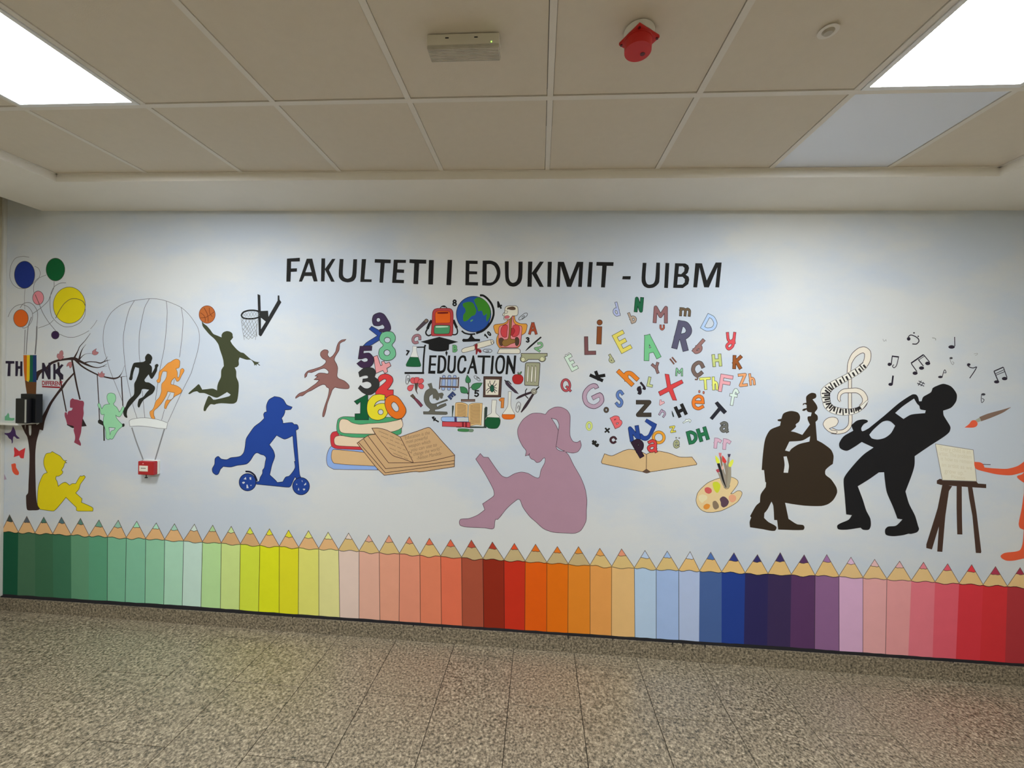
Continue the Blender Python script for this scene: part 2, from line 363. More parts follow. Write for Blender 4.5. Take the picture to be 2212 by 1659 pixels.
def text(name,col,s,pos,h,w,bold=0):
    cu=bpy.data.curves.new('t','FONT'); cu.body=s; cu.offset=bold; ob=bpy.data.objects.new('t',cu)
    me=bpy.data.meshes.new_from_object(ob); xs=[v.co.x for v in me.vertices]; x0,x1=min(xs),max(xs); k=w/(x1-x0); sl=pos[3]
    off=nextoff(); wv=[]
    for v in me.vertices:
        x=pos[0]+(v.co.x-x0)*k; y=pos[1]-v.co.y/.7*h+(x-pos[0])*sl; wv.append(wp((x,y),off))
    F=[]
    for p in me.polygons:
        f=tuple(p.vertices); nn=(wv[f[1]]-wv[f[0]]).cross(wv[f[2]]-wv[f[0]]); F.append(f if nn.y<0 else f[::-1])
    bpy.data.objects.remove(ob); bpy.data.meshes.remove(me)
    px,py,m=place(name,[pos[:2]],None,col)
    return emitmesh(name,wv,F,m)
# ---------------------------------------------------------------- mural, left part
fr(600,530,6.9125)
TI=thing('painted_title','long black painted capitals FAKULTETI I EDUKIMIT - UIBM across the top of the mural','lettering')
INK=(25,24,23)
def LT(s,*holes): A('letter',INK,s,holes=holes,sharp='!' not in s)
LT("137,198 330,185 330,240 200,243 198,345 288,342 285,392 197,397 190,543 128,543")
LT("432,200 515,198 595,538 538,540 510,458 400,458 362,542 315,542","465,260 505,400 412,402")
LT("652,195 708,195 706,350 812,202 862,202 765,368 850,543 798,543 706,365 697,538 645,538")
LT("925,203! 982,205! 972,430 990,475 1040,498 1095,475 1112,430 1128,207! 1185,207! 1170,465 1130,530 1045,553 960,530 912,465")
LT("1255,205 1320,205 1293,505 1403,508 1400,548 1232,546")
LT("1450,205 1688,213 1685,267 1597,265 1573,558 1518,556 1535,262 1447,258")
LT("1733,213 1915,217 1913,262 1790,262 1785,358 1888,363 1885,413 1780,408 1770,512 1887,517 1883,566 1707,560")
LT("1968,207 2219,215 2217,274 2112,272 2095,580 2025,577 2038,270 1965,262")
fr(900,530,6.506)
LT("172,205 243,207 230,551 163,549")
LT("435,203 500,205 483,560 418,558")
LT("690,213 858,217 857,262 743,260 740,363 851,367 850,406 740,406 737,515 864,517 862,566 684,560")
LT("928,215! 1045,215 1120,245 1165,310 1178,385 1165,460 1120,525 1045,565 921,562!","985,265! 1040,263 1090,290 1120,350 1128,400 1105,470 1075,510 1040,523 983,522!")
LT("1240,222! 1295,224! 1295,440 1312,500 1350,527 1400,505 1425,440 1432,228! 1490,228! 1483,460 1455,530 1400,572 1355,580 1300,565 1250,490")
LT("1567,228 1627,228 1620,385 1733,228 1788,230 1685,390 1787,585 1728,583 1622,400 1617,583 1557,582")
LT("1843,230 1900,231 1890,585 1836,583")
LT("1985,230 2070,232 2155,478 2254,230 2342,232 2322,585 2270,583 2284,298 2172,585 2113,583 2025,292 2012,585 1965,583")
fr(1230,530,6.506)
LT("275,233 328,235 307,585 250,583")
LT("382,233 622,237 617,290 525,288 500,592 444,590 462,288 378,286")
LT("750,433 863,433 857,480 742,477")
LT("1030,245! 1083,246! 1070,430 1072,490 1090,540 1125,553 1180,535 1205,480 1222,242! 1274,243! 1262,515 1225,565 1175,595 1100,600 1045,570 1015,500")
LT("1350,247 1405,249 1385,600 1332,597")
LT("1485,250 1630,255 1670,280 1683,320 1665,385 1635,413 1675,440 1685,480 1670,545 1595,600 1458,597","1540,295 1590,292 1618,318 1612,365 1570,405 1530,400","1525,443 1590,442 1622,475 1620,520 1590,550 1515,553")
LT("1770,250 1863,252 1930,492 2055,241 2140,241 2105,592 2050,590 2080,310 1960,592 1893,590 1828,312 1795,592 1740,590")

# --- bubbles on wiry stems, far left
fr(0,540,6.9125)
GREYL=(104,102,104)
thing('painted_wire_loops','thin grey looping stems painted behind the coloured bubbles at far left','drawing',base=1)
for s,w in [("435,110 340,95 230,125 165,230 145,400 190,510 270,570 380,572 470,520 560,430 690,372",9),("515,245 570,270 600,340 580,420 520,490 500,560 505,640",9),
 ("375,580 365,700 370,890",8),("808,470 805,560 745,700 720,760 610,865 490,950",11),
 ("985,490 900,495 810,550 760,650 745,800 770,980 850,1080 960,1145 1080,1140 1200,1080 1265,980 1275,880",11),
 ("590,820 640,940 720,1070 830,1205",12),("885,1255 1000,1300 1120,1300 1250,1250 1330,1205",10),("1350,1180 1410,1110 1450,1045",8),
 ("120,1000 160,910 230,840 320,815 420,850 480,930 480,1040 430,1130 370,1165 330,1160",11),
 ("300,865 350,800 430,785 500,820 560,930 550,1140",12),("550,1140 545,1300 525,1560",26),("375,1190 360,1560",14),("470,1000 420,1150 390,1560",16),("570,1165 650,1140 740,1100 800,1045",10)]:
    L('stem',GREYL,s,w*.72)
def bubble(col,cx,cy,rx,ry,lab,extra=()):
    thing('painted_bubble',lab,'bubble',base=5,group='painted bubbles at far left')
    A('disc',col,ell(cx,cy,rx,ry)); L('outline',(70,66,60),ell(cx,cy,rx,ry),7,closed=True)
    for e in extra: L('stem',(80,76,60),e,9)
bubble((28,48,122),367,370,152,203,'big royal blue painted bubble, the topmost one beside the left wall edge')
bubble((10,84,44),828,292,140,170,'dark green painted oval bubble right of the big blue bubble')
bubble((200,125,135),570,715,82,102,'small pink painted bubble between the blue and the orange bubble',["525,665 590,815"])
bubble((214,196,20),1035,825,240,272,'largest bubble, bright yellow, with a curved line across it',["830,1020 890,900 960,800 1050,735 1150,730 1240,770 1272,830"])
bubble((200,92,28),312,1020,110,130,'orange painted bubble at the far left above the word THINK')
bubble((48,28,62),825,1270,58,60,'smallest bubble, dark purple, below the yellow one')

# --- tree, pencil trunk and THINK
fr(0,720,6.9125)
TR=(46,31,29)
thing('painted_tree','dark brown painted tree whose branches carry the two swings at left','tree',base=2)
A('trunk',TR,"318,1369! 370,1484 405,1544 425,1644 440,1804 435,2044 425,2244 418,2384 388,2424 388,2454 395,2594 410,2639 480,2644 590,2629 560,2574 540,2424 530,2144 527,1804 545,1624 575,1504 600,1414 640,1320! 545,1369! 545,1100! 535,890! 400,890! 340,1200!",holes=["425,1375! 468,1375! 465,1500 450,1530 435,1500","370,1372! 384,1372! 377,1440!"])
W_=lambda s,*a:TW('branch',TR,s)
W_("600,1440,90 640,1290,66 700,1160,46 760,1040,38 850,910,34 920,820,40 1000,710,30 1110,590,22")
W_("545,700,30 560,610,70 620,560,46 700,520,44 760,450,38 870,405,32 1000,385,32 1080,378,46 1130,385,46 1200,420,36 1290,465,30 1380,500,18 1460,512,12 1530,495,10 1600,455,4")
W_("1105,375,30 1160,270,14 1190,200,12 1270,110,8 1350,0,5")
W_("1180,395,28 1210,280,16 1240,220,8 1285,165,3")
W_("1190,385,14 1230,340,10 1275,310,5 1350,300,4 1390,310,3")
W_("1250,445,20 1330,425,14 1430,430,14 1500,445,17 1560,420,14 1650,395,3")
W_("1550,425,10 1610,345,3")
W_("1530,495,5 1600,490,3")
W_("1120,390,34 1210,480,24 1300,540,22 1450,615,20 1560,650,20 1700,675,24 1770,655,20 1820,590,6 1860,480,3")
W_("1770,655,10 1900,640,3")
W_("1075,400,26 1115,620,26 1150,800,24 1195,990,22")
W_("870,430,30 900,680,26 925,830,20 990,1170,18")
for lf in ["880,390! 850,350 862,305 885,310! 890,280 925,255 945,300 935,340! 955,350 940,375 900,395","1070,430 1020,440 995,495 1025,475! 1045,520! 1070,500 1072,470","1380,310! 1380,270 1440,228! 1430,270 1470,285 1440,320 1400,322","1470,635! 1465,580! 1490,610! 1525,565! 1535,600! 1560,600! 1550,650 1500,655"]:
    A('leaf',(158,104,106),lf); L('leaf_outline',(110,60,70),lf,5,closed=True)
L('swing_rope',(48,34,36),"1452,625 1475,1040 1485,1300",14)
L('swing_rope',(48,34,36),"1812,655 1835,1085",16)
L('swing_rope',(40,36,30),"1550,1340 1555,1605",21)
thing('painted_pencil_letter','striped orange, yellow, green and blue pencil standing as the letter I of THINK','pencil',base=8)
A('stripe',(166,84,18),"350,325 402,325 400,715 372,705 355,560",sharp=True)
A('stripe',(188,158,24),"402,325 446,325 442,690 425,725 398,705",sharp=True)
A('stripe',(14,74,54),"446,325 492,325 490,735 425,730 442,690",sharp=True)
A('stripe',(24,48,90),"492,325 545,325 545,735 490,735",sharp=True)
A('handle',(84,52,26),"372,700 425,725 545,730 538,905 400,902 384,800",sharp=True)
thing('painted_word','black painted word THINK around the striped pencil, at far left','lettering',base=10)
for s in ["75,412 213,415 215,452 158,455 155,640 110,640 120,452 75,450","230,415 270,415 268,490 300,490 302,418 335,420 335,640 300,640 300,530 272,530 262,640 228,640","628,440 660,440 705,550 725,440 755,435 755,685 720,690 660,560 655,680 625,680","795,455 830,455 830,550 920,460 950,475 880,560 945,620 945,690 905,690 855,610 830,600 830,690 795,690"]:
    A('letter',(36,28,44),s,sharp=True)
thing('painted_word','small red underlined word DIFFERENT below THINK','lettering',base=10)
A('underline',(136,36,44),"628,784 900,796 895,820 630,806",sharp=True)
text('letters',(140,40,48),'DIFFERENT',[628,772,1,0.03],62,310,.03)
fr(0,900,6.9125)
def flat(name,col,s,lab,cat,base=6,out=None,ow=7,holes=(),group=None,frt=None):
    thing(name,lab,cat,base=base,group=group)
    A('fill',col,s,holes=holes)
    if out:
        L('outline',out,s,ow,closed=True)
        for h in holes: L('outline',out,h,ow,closed=True)
BF='butterflies painted beside the tree trunk'
flat('painted_butterfly',(66,44,92),"35,245! 150,235 195,140! 230,215 240,270 298,325! 255,330 205,295 190,390 175,405! 170,350 130,320 110,285",'dark purple painted butterfly just under the white corner shelf','butterfly',group=BF)
flat('painted_butterfly',(176,44,48),"215,452! 285,515! 378,465! 370,520 365,545 355,622! 310,620 285,580! 205,605! 215,545 208,490",'red painted butterfly left of the tree trunk','butterfly',group=BF)
flat('painted_butterfly',(206,78,52),"168,710! 230,700 242,760 282,830 275,870 225,865 185,815",'orange curled painted butterfly wing left of the lower trunk','butterfly',group=BF)
flat('painted_butterfly',(136,118,134),"22,790! 60,850 100,935! 22,955!",'grey mauve half butterfly cut by the left wall edge','butterfly',group=BF)
flat('painted_boy',(216,196,18),"755,540 690,555 655,640 655,720 680,790 705,835! 650,860 600,960 570,1060 560,1200 560,1320 600,1385! 760,1407 810,1405 900,1310 985,1205! 1060,1280 1140,1355! 1140,1400! 1170,1412! 1385,1412! 1388,1365 1340,1335 1215,1280! 1225,1225! 1130,1140! 1180,1080 1200,1010 1275,900 1255,878 1225,890 1200,885 1130,1000! 1080,1000 1040,1025! 975,980 920,1000 870,1040! 850,960 830,930 840,890! 880,888 930,850 938,820 920,800 950,750 970,690 998,690! 970,672! 998,655! 955,655 900,590 830,550 780,520!",'yellow painted silhouette of a boy reading against the tree trunk','painted figure',out=(70,66,20))
fr(0,720,6.9125)
thing('painted_swing_child','dark rose painted silhouette of a girl on the left swing','painted figure',base=12)
A('swing_seat',(40,32,32),"1000,1330 1000,1370 1080,1415 1120,1410 1100,1350",sharp=True)
A('swing_seat',(40,32,32),"1235,1270 1295,1385 1205,1395 1215,1320",sharp=True)
A('figure',(130,56,74),"1085,970 1050,1000 1045,1050 1045,1110! 1085,1115! 1070,1150 1020,1165 1005,1220! 995,1180 970,1180 965,1230 985,1290 1010,1360 1100,1390 1100,1450 1120,1530 1120,1580 1105,1629! 1150,1654 1205,1682! 1210,1654 1180,1584! 1210,1480 1220,1380 1230,1300 1250,1200 1245,1120 1255,1040 1240,1010 1200,1005 1150,990 1110,985")
fr(200,780,9.2167)
thing('painted_swing_child','mint green painted silhouette of a child on the right swing','painted figure',base=12)
A('swing_seat',(34,32,28),"110,1180 140,1160 215,1210 240,1290 170,1265 110,1230")
A('swing_seat',(34,32,28),"570,1262 630,1245 632,1300 570,1305")
s="340,855! 310,820 290,760 285,700 310,650 370,635 440,660 463,730 450,800 415,850! 430,880 480,920 510,970 530,1015! 560,980 590,920 610,900 635,930 625,960 580,1060 540,1110 500,1105 460,1075! 475,1130 520,1190 590,1260! 590,1300 520,1360 470,1430 430,1500 400,1550 360,1555 345,1540! 330,1565 290,1560 265,1520 260,1400 240,1320 215,1250 215,1150 230,1060! 190,1070 160,1040 150,970 110,900 105,855 130,835 150,860 165,910 185,950! 230,880 280,860"
h="325,1320! 450,1330! 430,1370 370,1395 345,1470!"
A('figure',(136,190,148),s,holes=[h]); L('outline',(60,100,76),s,8,closed=True); L('outline',(60,100,76),h,8,closed=True)

# --- hot air balloon with runners
fr(200,620,9.2167)
thing('painted_balloon','large hot air balloon drawn in thin grey lines behind the two runners','balloon',base=2)
G1=(100,98,102)
for s in ["600,2290 340,1640 285,1440 240,1300 215,1150 210,1000 225,830 280,660 380,500 560,360 800,275 1130,233 1300,240 1470,280 1760,405 1930,560 2090,800 2125,950 2125,1080 2090,1280 1985,1640 1960,1720 1780,2080 1500,2690",
 "830,275 730,450 650,750 612,1000 625,1330 660,1659 700,1900 800,2340 885,2610","1130,235 1040,400 970,700 930,950 925,1300 945,1500","990,2060 1020,2400 1040,2600",
 "1470,285 1485,500 1465,850 1420,1250 1340,1640 1300,1900 1250,2260","1765,410 1800,650 1780,1000 1730,1400","1630,1840 1610,1940","1550,2110 1480,2250","1430,2440 1375,2650"]:
    L('line',G1,s,9)
fr(200,780,9.2167)
A('basket',(206,208,206),"735,1185 870,1140 1050,1130 1230,1150 1370,1185 1495,1230! 1470,1350! 1300,1335 1050,1300 900,1292 745,1300!")
L('basket_outline',G1,"735,1185 870,1140 1050,1130 1230,1150 1370,1185 1495,1230! 1470,1350! 1300,1335 1050,1300 900,1292 745,1300!",8,closed=True)
fr(200,930,9.2167)
L('rope',(124,124,126),"780,-60 870,220 1010,590",26); L('rope',(124,124,126),"1430,-30 1360,200 1240,600",26)
fr(200,780,9.2167)
flat('painted_runner',(38,38,32),"1050,-10! 1045,-80 1100,-148 1160,-120 1190,-60 1165,20 1165,45! 1130,60! 1180,115 1180,240! 1240,130 1240,80 1290,55 1315,80 1290,130 1280,200 1190,350 1160,350 1115,265! 1030,380 1050,415 1130,430 1240,510 1245,550 1200,640 1100,710 1010,780 960,860 920,930 895,880 920,760 960,735 1010,710 1060,640 1125,570! 990,560 960,640 800,830 700,960 680,1060 690,1130 640,1110 610,1040 620,960 660,900 690,820 730,760 820,670 830,560 830,450 870,370 920,220 925,140! 850,120! 820,200 800,290 795,350 770,385 725,360 740,310 760,200 790,100 820,40 900,25 1010,15",'near-black painted silhouette of a running man in front of the balloon','painted figure',base=8)
flat('painted_runner',(232,152,66),"1415,130! 1360,180 1325,220 1310,350 1275,390 1290,425 1330,430 1350,400 1355,330 1380,250 1400,205 1480,210! 1475,300 1440,380 1380,450 1370,520 1370,600 1330,720 1260,800 1220,920 1190,970 1140,1010 1150,1090 1180,1140 1240,1145 1220,1080 1225,990 1290,930 1380,830 1470,680 1495,605! 1630,630! 1600,740 1540,775 1470,780 1430,900 1430,940 1460,950 1480,900 1540,800 1640,700 1750,640 1778,590 1750,540 1680,495 1610,470 1560,460 1580,380 1640,330! 1680,405 1720,390 1770,290 1825,190 1815,160 1790,145 1750,170 1740,240 1700,330 1690,230 1660,150! 1720,130 1735,60 1735,-5 1710,-30 1660,-40 1600,-15 1550,20 1510,35 1460,80",'orange painted silhouette of a running woman in front of the balloon','painted figure',base=9,out=(130,84,40),ow=8)

# --- basketball
fr(400,630,9.2167)
flat('painted_player',(60,64,42),"330,590! 375,640 430,680 500,760 560,840 640,875 725,910! 725,860 760,810 830,785 900,800 940,835 945,880 955,910 900,980! 940,1050 1040,1160 1110,1210 1160,1220 1300,1340 1400,1395 1490,1405! 1450,1425 1495,1465! 1480,1475! 1430,1440 1415,1480! 1395,1450 1375,1480! 1370,1435 1310,1360 1220,1355 1085,1310! 1065,1370 1068,1460 1030,1500 985,1510! 1015,1580 1020,1700 1060,1800 1068,1880 1055,2060 1025,2190 960,2230 720,2222 620,2235 580,2250 510,2240 460,2290 430,2330 405,2378 370,2378 370,2310 400,2220 440,2120 465,2075 510,2095 560,2150 600,2150 880,2080 905,2050! 835,2000! 720,2070 640,2110 590,2105 480,2060 380,2020 280,2015 240,1985 160,2000 90,2040 60,2035 120,1970 200,1900 270,1840 290,1860 340,1950! 440,1940 550,1930 635,1965! 640,1880 660,1810 710,1700 720,1560 770,1480! 760,1380 740,1300 690,1150 660,1050 590,950 480,850 370,720 345,680",'olive green painted silhouette of a leaping basketball player','painted figure',base=3)
thing('painted_ball','brown orange painted basketball above the outstretched hand','ball',base=6)
A('disc',(168,92,44),ell(437,455,160,175)); L('outline',(96,44,30),ell(437,455,160,175),10,closed=True)
for s in ["375,320 430,420 455,510 460,600","480,320 490,430 540,500","300,525 400,515 500,460 580,400","305,420 370,470 400,540 395,600"]: L('seam',(104,50,22),s,11)
thing('painted_hoop','black painted basketball hoop with a grey net','basketball hoop',base=3)
A('backboard',(36,36,36),"1440,48 1495,70 1505,385 1650,380 1660,500 1690,440 1840,180 1843,75 1875,75 1880,160 1915,210 1520,880 1495,890 1465,860 1450,380",sharp=True,holes=["1508,520 1605,595 1508,750"])
L('rim',(30,30,30),"1460,400 1440,385 1350,372 1250,378 1160,410 1120,470 1150,520 1250,540 1370,535 1450,515 1470,505",32)
NT=(110,110,108)
for s in ["1112,520 1140,750 1178,960","1450,540 1425,760 1400,960"]+["%d,535 %d,640 %d,%d"%(1130+k*60,1175+k*60 if 1175+k*60<1440 else 1440,min(1430,1260+k*60),[760,820,860,900,880,700][k]) for k in range(5)]+["1120,600 1220,740 1320,850 1400,900","1140,730 1240,850 1330,930","1160,860 1260,950"]+["%d,%d %d,%d"%(a,b,c,d) for a,b,c,d in [(1170,540,1120,600),(1240,545,1130,690),(1310,545,1150,770),(1370,540,1160,840),(1440,560,1170,900),(1440,640,1210,930),(1430,740,1260,950),(1420,830,1330,940)]]:
    L('net_cord',NT,s,7)
for a,b,c in [(1150,440,490),(1200,420,500),(1260,405,510),(1320,400,500),(1380,400,490),(1430,420,480)]:
    L('net_cord',NT,"%d,%d %d,%d"%(a,c,a+55,b),6); L('net_cord',NT,"%d,%d %d,%d"%(a,b,a+55,c),6)

# --- scooter boy
fr(440,840,6.3808)
s="975,105! 1050,118 1100,150 1145,220 1220,250! 1200,283 1120,290! 1118,325 1100,370 1073,405! 1090,445 1092,475! 1220,465 1245,490! 1290,495 1305,550 1270,570! 1290,800 1310,1050 1325,1190 1350,1235! 1290,1270! 1260,1210! 1240,1250 1205,1330 1180,1355 1040,1345 730,1315! 705,1285! 765,1275! 780,1220 810,1165 812,1120 835,1090 850,1000 860,950 830,915 790,905 735,880 700,900 640,990 590,1035 460,1055 370,1078 270,1070! 230,1110 200,1175 170,1185 125,1150 118,1100 150,1040 158,960 200,930 240,965 320,975 370,950 500,930 550,880 570,800 585,690 640,600 700,520 780,460 835,405! 825,350 845,320 868,318! 865,230 900,150"
h="1005,640! 1060,670 1110,693 1150,685 1228,645! 1240,800 1262,1000! 1250,1000! 1258,1090 1180,1200 1130,1215 1090,1280! 1015,1290! 990,1260 910,1185! 940,1050 980,930 960,850 905,770!"
NB=(26,28,50); BL=(30,62,138)
thing('painted_scooter_boy','royal blue painted silhouette of a boy in a cap riding a scooter','painted figure',base=3)
A('figure',BL,s,holes=[h]); L('outline',NB,s,7,closed=True); L('outline',NB,h,7,closed=True)
for cx,cy,hs in [(605,1287,["550,1245! 580,1215! 588,1250!","630,1220! 655,1218! 655,1255! 635,1250!","530,1285 570,1285 545,1310","590,1320! 605,1320! 620,1368! 590,1370!","640,1325 665,1325 650,1340"]),(1342,1342,["1350,1260! 1362,1265! 1360,1290!","1380,1325! 1410,1290! 1412,1318! 1390,1332!","1275,1305! 1292,1315! 1278,1328!","1298,1395! 1310,1360! 1318,1400!","1365,1378 1400,1380 1378,1402"])]:
    A('wheel',BL,ell(cx,cy,118,121),holes=hs); L('wheel_rim',NB,ell(cx,cy,116,119),9,closed=True)
L('mudguard',NB,"575,1138 640,1145 700,1190 735,1270",24)

# --- ballerina
fr(620,700,7.5417)
flat('painted_ballerina',(134,92,86),"960,250! 940,275 900,290 860,320 855,370 845,430 790,520 770,580 810,660 825,720 815,850 840,885 940,930 1010,1000 1010,1045 960,1055 850,1045 780,1030! 740,1070 710,1150 680,1230 655,1300 630,1420 600,1510 580,1510 585,1440 620,1320 670,1170 685,1050 650,1030 620,990 580,985 500,1020 400,1080 330,1110 250,1170 210,1170 140,1210 140,1190 200,1130 300,1090 400,1020 470,970 525,912! 440,905! 500,855! 455,845! 520,800 600,800 670,810 680,780 640,735 600,720 500,750 400,790 340,790 320,850! 290,875! 290,820 340,765 450,730 560,690 630,630 630,590 580,560 545,510 550,460 600,420 660,425 675,450 660,500 695,550! 740,520 790,450 810,370 840,300 890,260",'brown painted silhouette of a dancing ballerina left of the stacked numbers','painted figure',out=(70,40,40),ow=8)

# --- books
fr(690,880,7.1355)
OL=(74,48,40)
def pc(name,col,s,out=OL,ow=7,holes=(),sharp=False):
    A(name,col,s,holes=holes,sharp=sharp); L(name+'_outline',out,s,ow,closed=True,sharp=sharp)
    for h in holes: L(name+'_outline',out,h,ow,closed=True)
thing('painted_book','blue covered painted book at the bottom of the left stack','book',base=2,group='stacked painted books left')
pc('cover',(136,164,214),"185,598 130,680 108,800 130,900 220,955! 480,960 900,965! 870,900! 690,700! 690,655! 300,600")
pc('pages',(204,168,122),"760,702! 215,650 190,690 185,790 230,862 860,905!")
thing('painted_book','red covered painted book in the middle of the left stack','book',base=4,group='stacked painted books left')
pc('cover',(190,52,60),"300,366 265,368 200,385 170,440 185,590 250,635 400,645 690,655! 690,455! 300,430")
pc('pages',(222,198,168),"690,462! 330,435 250,450 225,500 240,570 300,592 640,608!")
thing('painted_book','green covered painted book on top of the left stack, under the numbers','book',base=6,group='stacked painted books left')
pc('cover',(70,152,104),"545,148! 370,143 290,180 270,250 265,330 285,400 360,435 500,460 680,465 850,450 1200,425 1260,400 1265,350! 1270,300! 1275,180! 1150,155 900,150")
pc('pages',(222,200,172),"340,182 430,190 500,235 620,262 760,250 1000,235 1190,200 1262,178! 1285,240 1280,300 1220,345 1100,380 860,410 400,400 330,380 305,330 305,240")
thing('painted_open_book','large tan open book with a handwritten quotation, leaning on the stacked books','book',base=12)
pc('pages',(194,158,116),"810,320! 900,318 1020,345 1140,400 1245,455! 1360,415 1500,370 1660,312 1705,315 1880,510 2085,735! 2080,915! 1550,995 1480,988 1000,1047! 880,930 580,550! 680,480 760,430 860,415!",out=(70,44,36),ow=9)
for s in ["810,325 870,420 1000,590 1130,740 1280,790 1450,855","1245,455 1330,620 1450,855","1450,855 1700,830 2085,740","750,440 900,640 1065,855! 1450,855","680,485 860,740 1020,945! 1500,900 2080,820","600,535 800,760 1015,1008! 1500,945 2080,870"]:
    L('page_edge',(70,44,36),s,9)
BT=(142,114,84)
for k,(t,x,y,w) in enumerate([('"Education is the',1300,500,400),('most powerful',1335,560,330),('weapon which',1370,625,340),('you can use to',1410,685,400),('change the world."',1450,750,430),('-Nelson Mandela-',1500,812,390)]):
    text('handwriting',BT,t,[x,y,1,-.22],56,w)
for k,(x,y,ws) in enumerate([(915,365,(150,60,90)),(950,440,(110,50,70,60)),(1035,540,(140,60,40,70)),(1080,625,(100,150,50)),(1140,705,(140,60))]):
    for w in ws:
        m=max(3,int(w/14)); L('handwriting',BT,[(x+w*t/m,y+w*t/m*.42+(6 if t%2 else -6)) for t in range(m+1)],7); x+=w+26; y+=(w+26)*.42

# --- stacked numbers
fr(740,660,6.381)
NG='painted numbers stacked on the green book'
def num(col,s,lab,holes=(),base=20,out=(40,34,40)):
    flat('painted_number',col,s,lab,'number',base=base,out=out,ow=7,holes=holes,group=NG)
num((58,44,74),"510,98 430,130 408,200 430,270 500,280 550,260! 578,290 570,320 510,330 510,360 640,355 665,320 655,260 620,190 570,120",'dark purple painted number 9 at the top of the pile',[ell(493,198,28,29)],20)
num((34,66,140),"400,285! 540,360! 520,470! 380,555! 285,555! 330,510 480,415! 365,325!",'blue painted number 7 leaning left of the green 8',(),18)
num((108,178,136),"617,355 540,380 508,450 520,500 560,548 510,600 497,670 530,735 600,762 680,745 730,690 725,610 683,545 720,490 728,430 690,370",'mint green painted number 8',[ell(617,475,42,38),ell(612,650,42,40)],23)
num((56,34,64),"240,560! 405,560! 400,620! 290,622! 285,660! 370,655 425,720 425,790 380,845 310,865 250,850 195,800! 255,755! 300,780 345,765 350,740 320,720 265,735 215,735!",'dark plum painted number 5 above the black 3',(),24)
num((236,160,162),"428,705! 480,688! 525,830! 545,820! 535,775! 570,765! 590,800! 645,780! 668,832! 610,865! 622,915! 580,935! 555,895! 460,935!",'pink painted number 4 between the 5 and the red 2',(),19)
num((46,46,44),"220,920! 290,865 350,853 430,870 455,930 440,985! 495,1030 505,1100 470,1170 400,1225 340,1230 270,1195 215,1140! 245,1100! 300,1140 350,1145 400,1110 390,1070 340,1045 275,1058! 280,1012! 350,1000 350,970 310,960 235,985!",'charcoal painted number 3 in the pile',(),26)
num((206,56,56),"490,1000 530,955 610,942 680,980 695,1040 660,1110 620,1160! 700,1162! 700,1260! 585,1265! 560,1240 455,1235! 455,1190! 500,1130 560,1080 600,1040 600,1020 570,1015 500,1060!",'red painted number 2 above the yellow 6',(),22)
num((10,84,48),"325,1230! 350,1230! 345,1500! 360,1500! 358,1575! 172,1575! 170,1492! 245,1490! 248,1325! 200,1365! 160,1320!",'dark green painted number 1 at the lower left of the pile',(),24)
num((246,228,48),"585,1235! 510,1222 420,1240 350,1320 335,1420 350,1500 400,1560 490,1580 570,1555 620,1490 630,1430 585,1355 520,1350 470,1365 435,1395! 455,1345 510,1310 580,1305!",'bright yellow painted number 6 at the bottom of the pile',[ell(525,1468,36,36)],28)
num((220,110,26),"680,1232 600,1275 582,1360 610,1450 660,1520 740,1563 820,1550 870,1480 870,1420 820,1330 760,1260",'orange painted number 0 at the lower right of the pile',["670,1370 700,1330 740,1350 775,1410 765,1455 730,1460 690,1420"],31)

# --- reading girl
fr(980,860,5.3516)
s="1060,188! 1000,175 900,180 800,250 740,360 750,460 800,560 838,610 828,668! 870,660 885,690 900,705 930,715 960,745 1000,735 1050,690 1055,740 1010,830 985,920 930,910 860,870 780,855 700,875 620,917 560,900 500,830 400,685! 345,682! 308,640! 255,705! 330,820 400,940 460,1060 468,1120 440,1150 335,1222! 360,1290! 280,1350 180,1390 80,1400 65,1430 75,1470 150,1490 360,1500! 460,1508 475,1430 485,1400! 510,1402 620,1270 740,1170 765,1175 800,1260 880,1370 950,1430 1040,1510 1150,1550 1300,1560 1400,1562 1470,1530 1530,1420 1535,1300 1540,1180 1520,1050 1470,920 1390,780 1330,660 1295,622! 1380,635 1440,615 1475,550 1462,490! 1430,510 1380,500 1345,430 1345,300 1345,200 1310,140 1240,105 1170,105 1100,140"
hs=["1130,232! 1190,250 1218,310 1210,375! 1180,310","1183,555! 1230,590 1285,613! 1240,612 1195,590"]
thing('painted_reading_girl','large mauve painted silhouette of a seated girl with a ponytail reading','painted figure',base=6)
A('figure',(166,130,146),s,holes=hs)
for q in [s]+hs: L('outline',(60,40,52),q,5,closed=True)
L('hair_line',(60,40,52),"1210,375 1185,550",5); L('face_line',(60,40,52),"878,640 868,660",7)
# ---------------------------------------------------------------- mural, circle of school things
BK=(21,20,20)
OL=(40,32,32)
EG='school things painted in a circle round the word EDUCATION'
def sk(lab,cat,name,base=3,grp=None): thing(name,lab,cat,base=base,group=grp)
def P(name,col,s,ow=12,out=OL,holes=(),sharp=False):
    A(name,col,s,holes=holes,sharp=sharp)
    if ow:
        L(name+'_outline',out,s,ow,closed=True,sharp=sharp)
        for h in holes: L(name+'_outline',out,h,ow,closed=True,sharp=sharp)
fr(870,630,12.7625)
sk('red painted backpack with an orange and a green pocket','backpack','painted_backpack')
L('strap',BK,"800,790 730,900 680,1030",75); L('strap',BK,"680,1030 635,1120 660,1190 710,1215 790,1185",40)
L('strap',BK,"1395,780 1440,890 1490,1000",70); L('strap',BK,"1490,1000 1510,1080 1500,1150 1450,1185 1365,1185",36)
L('handle',BK,"1025,465 1070,410 1140,390 1190,420 1225,460",22); A('handle_grip',BK,"1060,430 1140,385 1190,425 1100,425")
P('bag',(176,62,64),"960,462 870,490 825,560 810,760 795,1000 785,1190 810,1220! 1340,1222! 1375,1180 1385,960 1392,700 1385,560 1350,490 1280,460",14,(90,24,30))
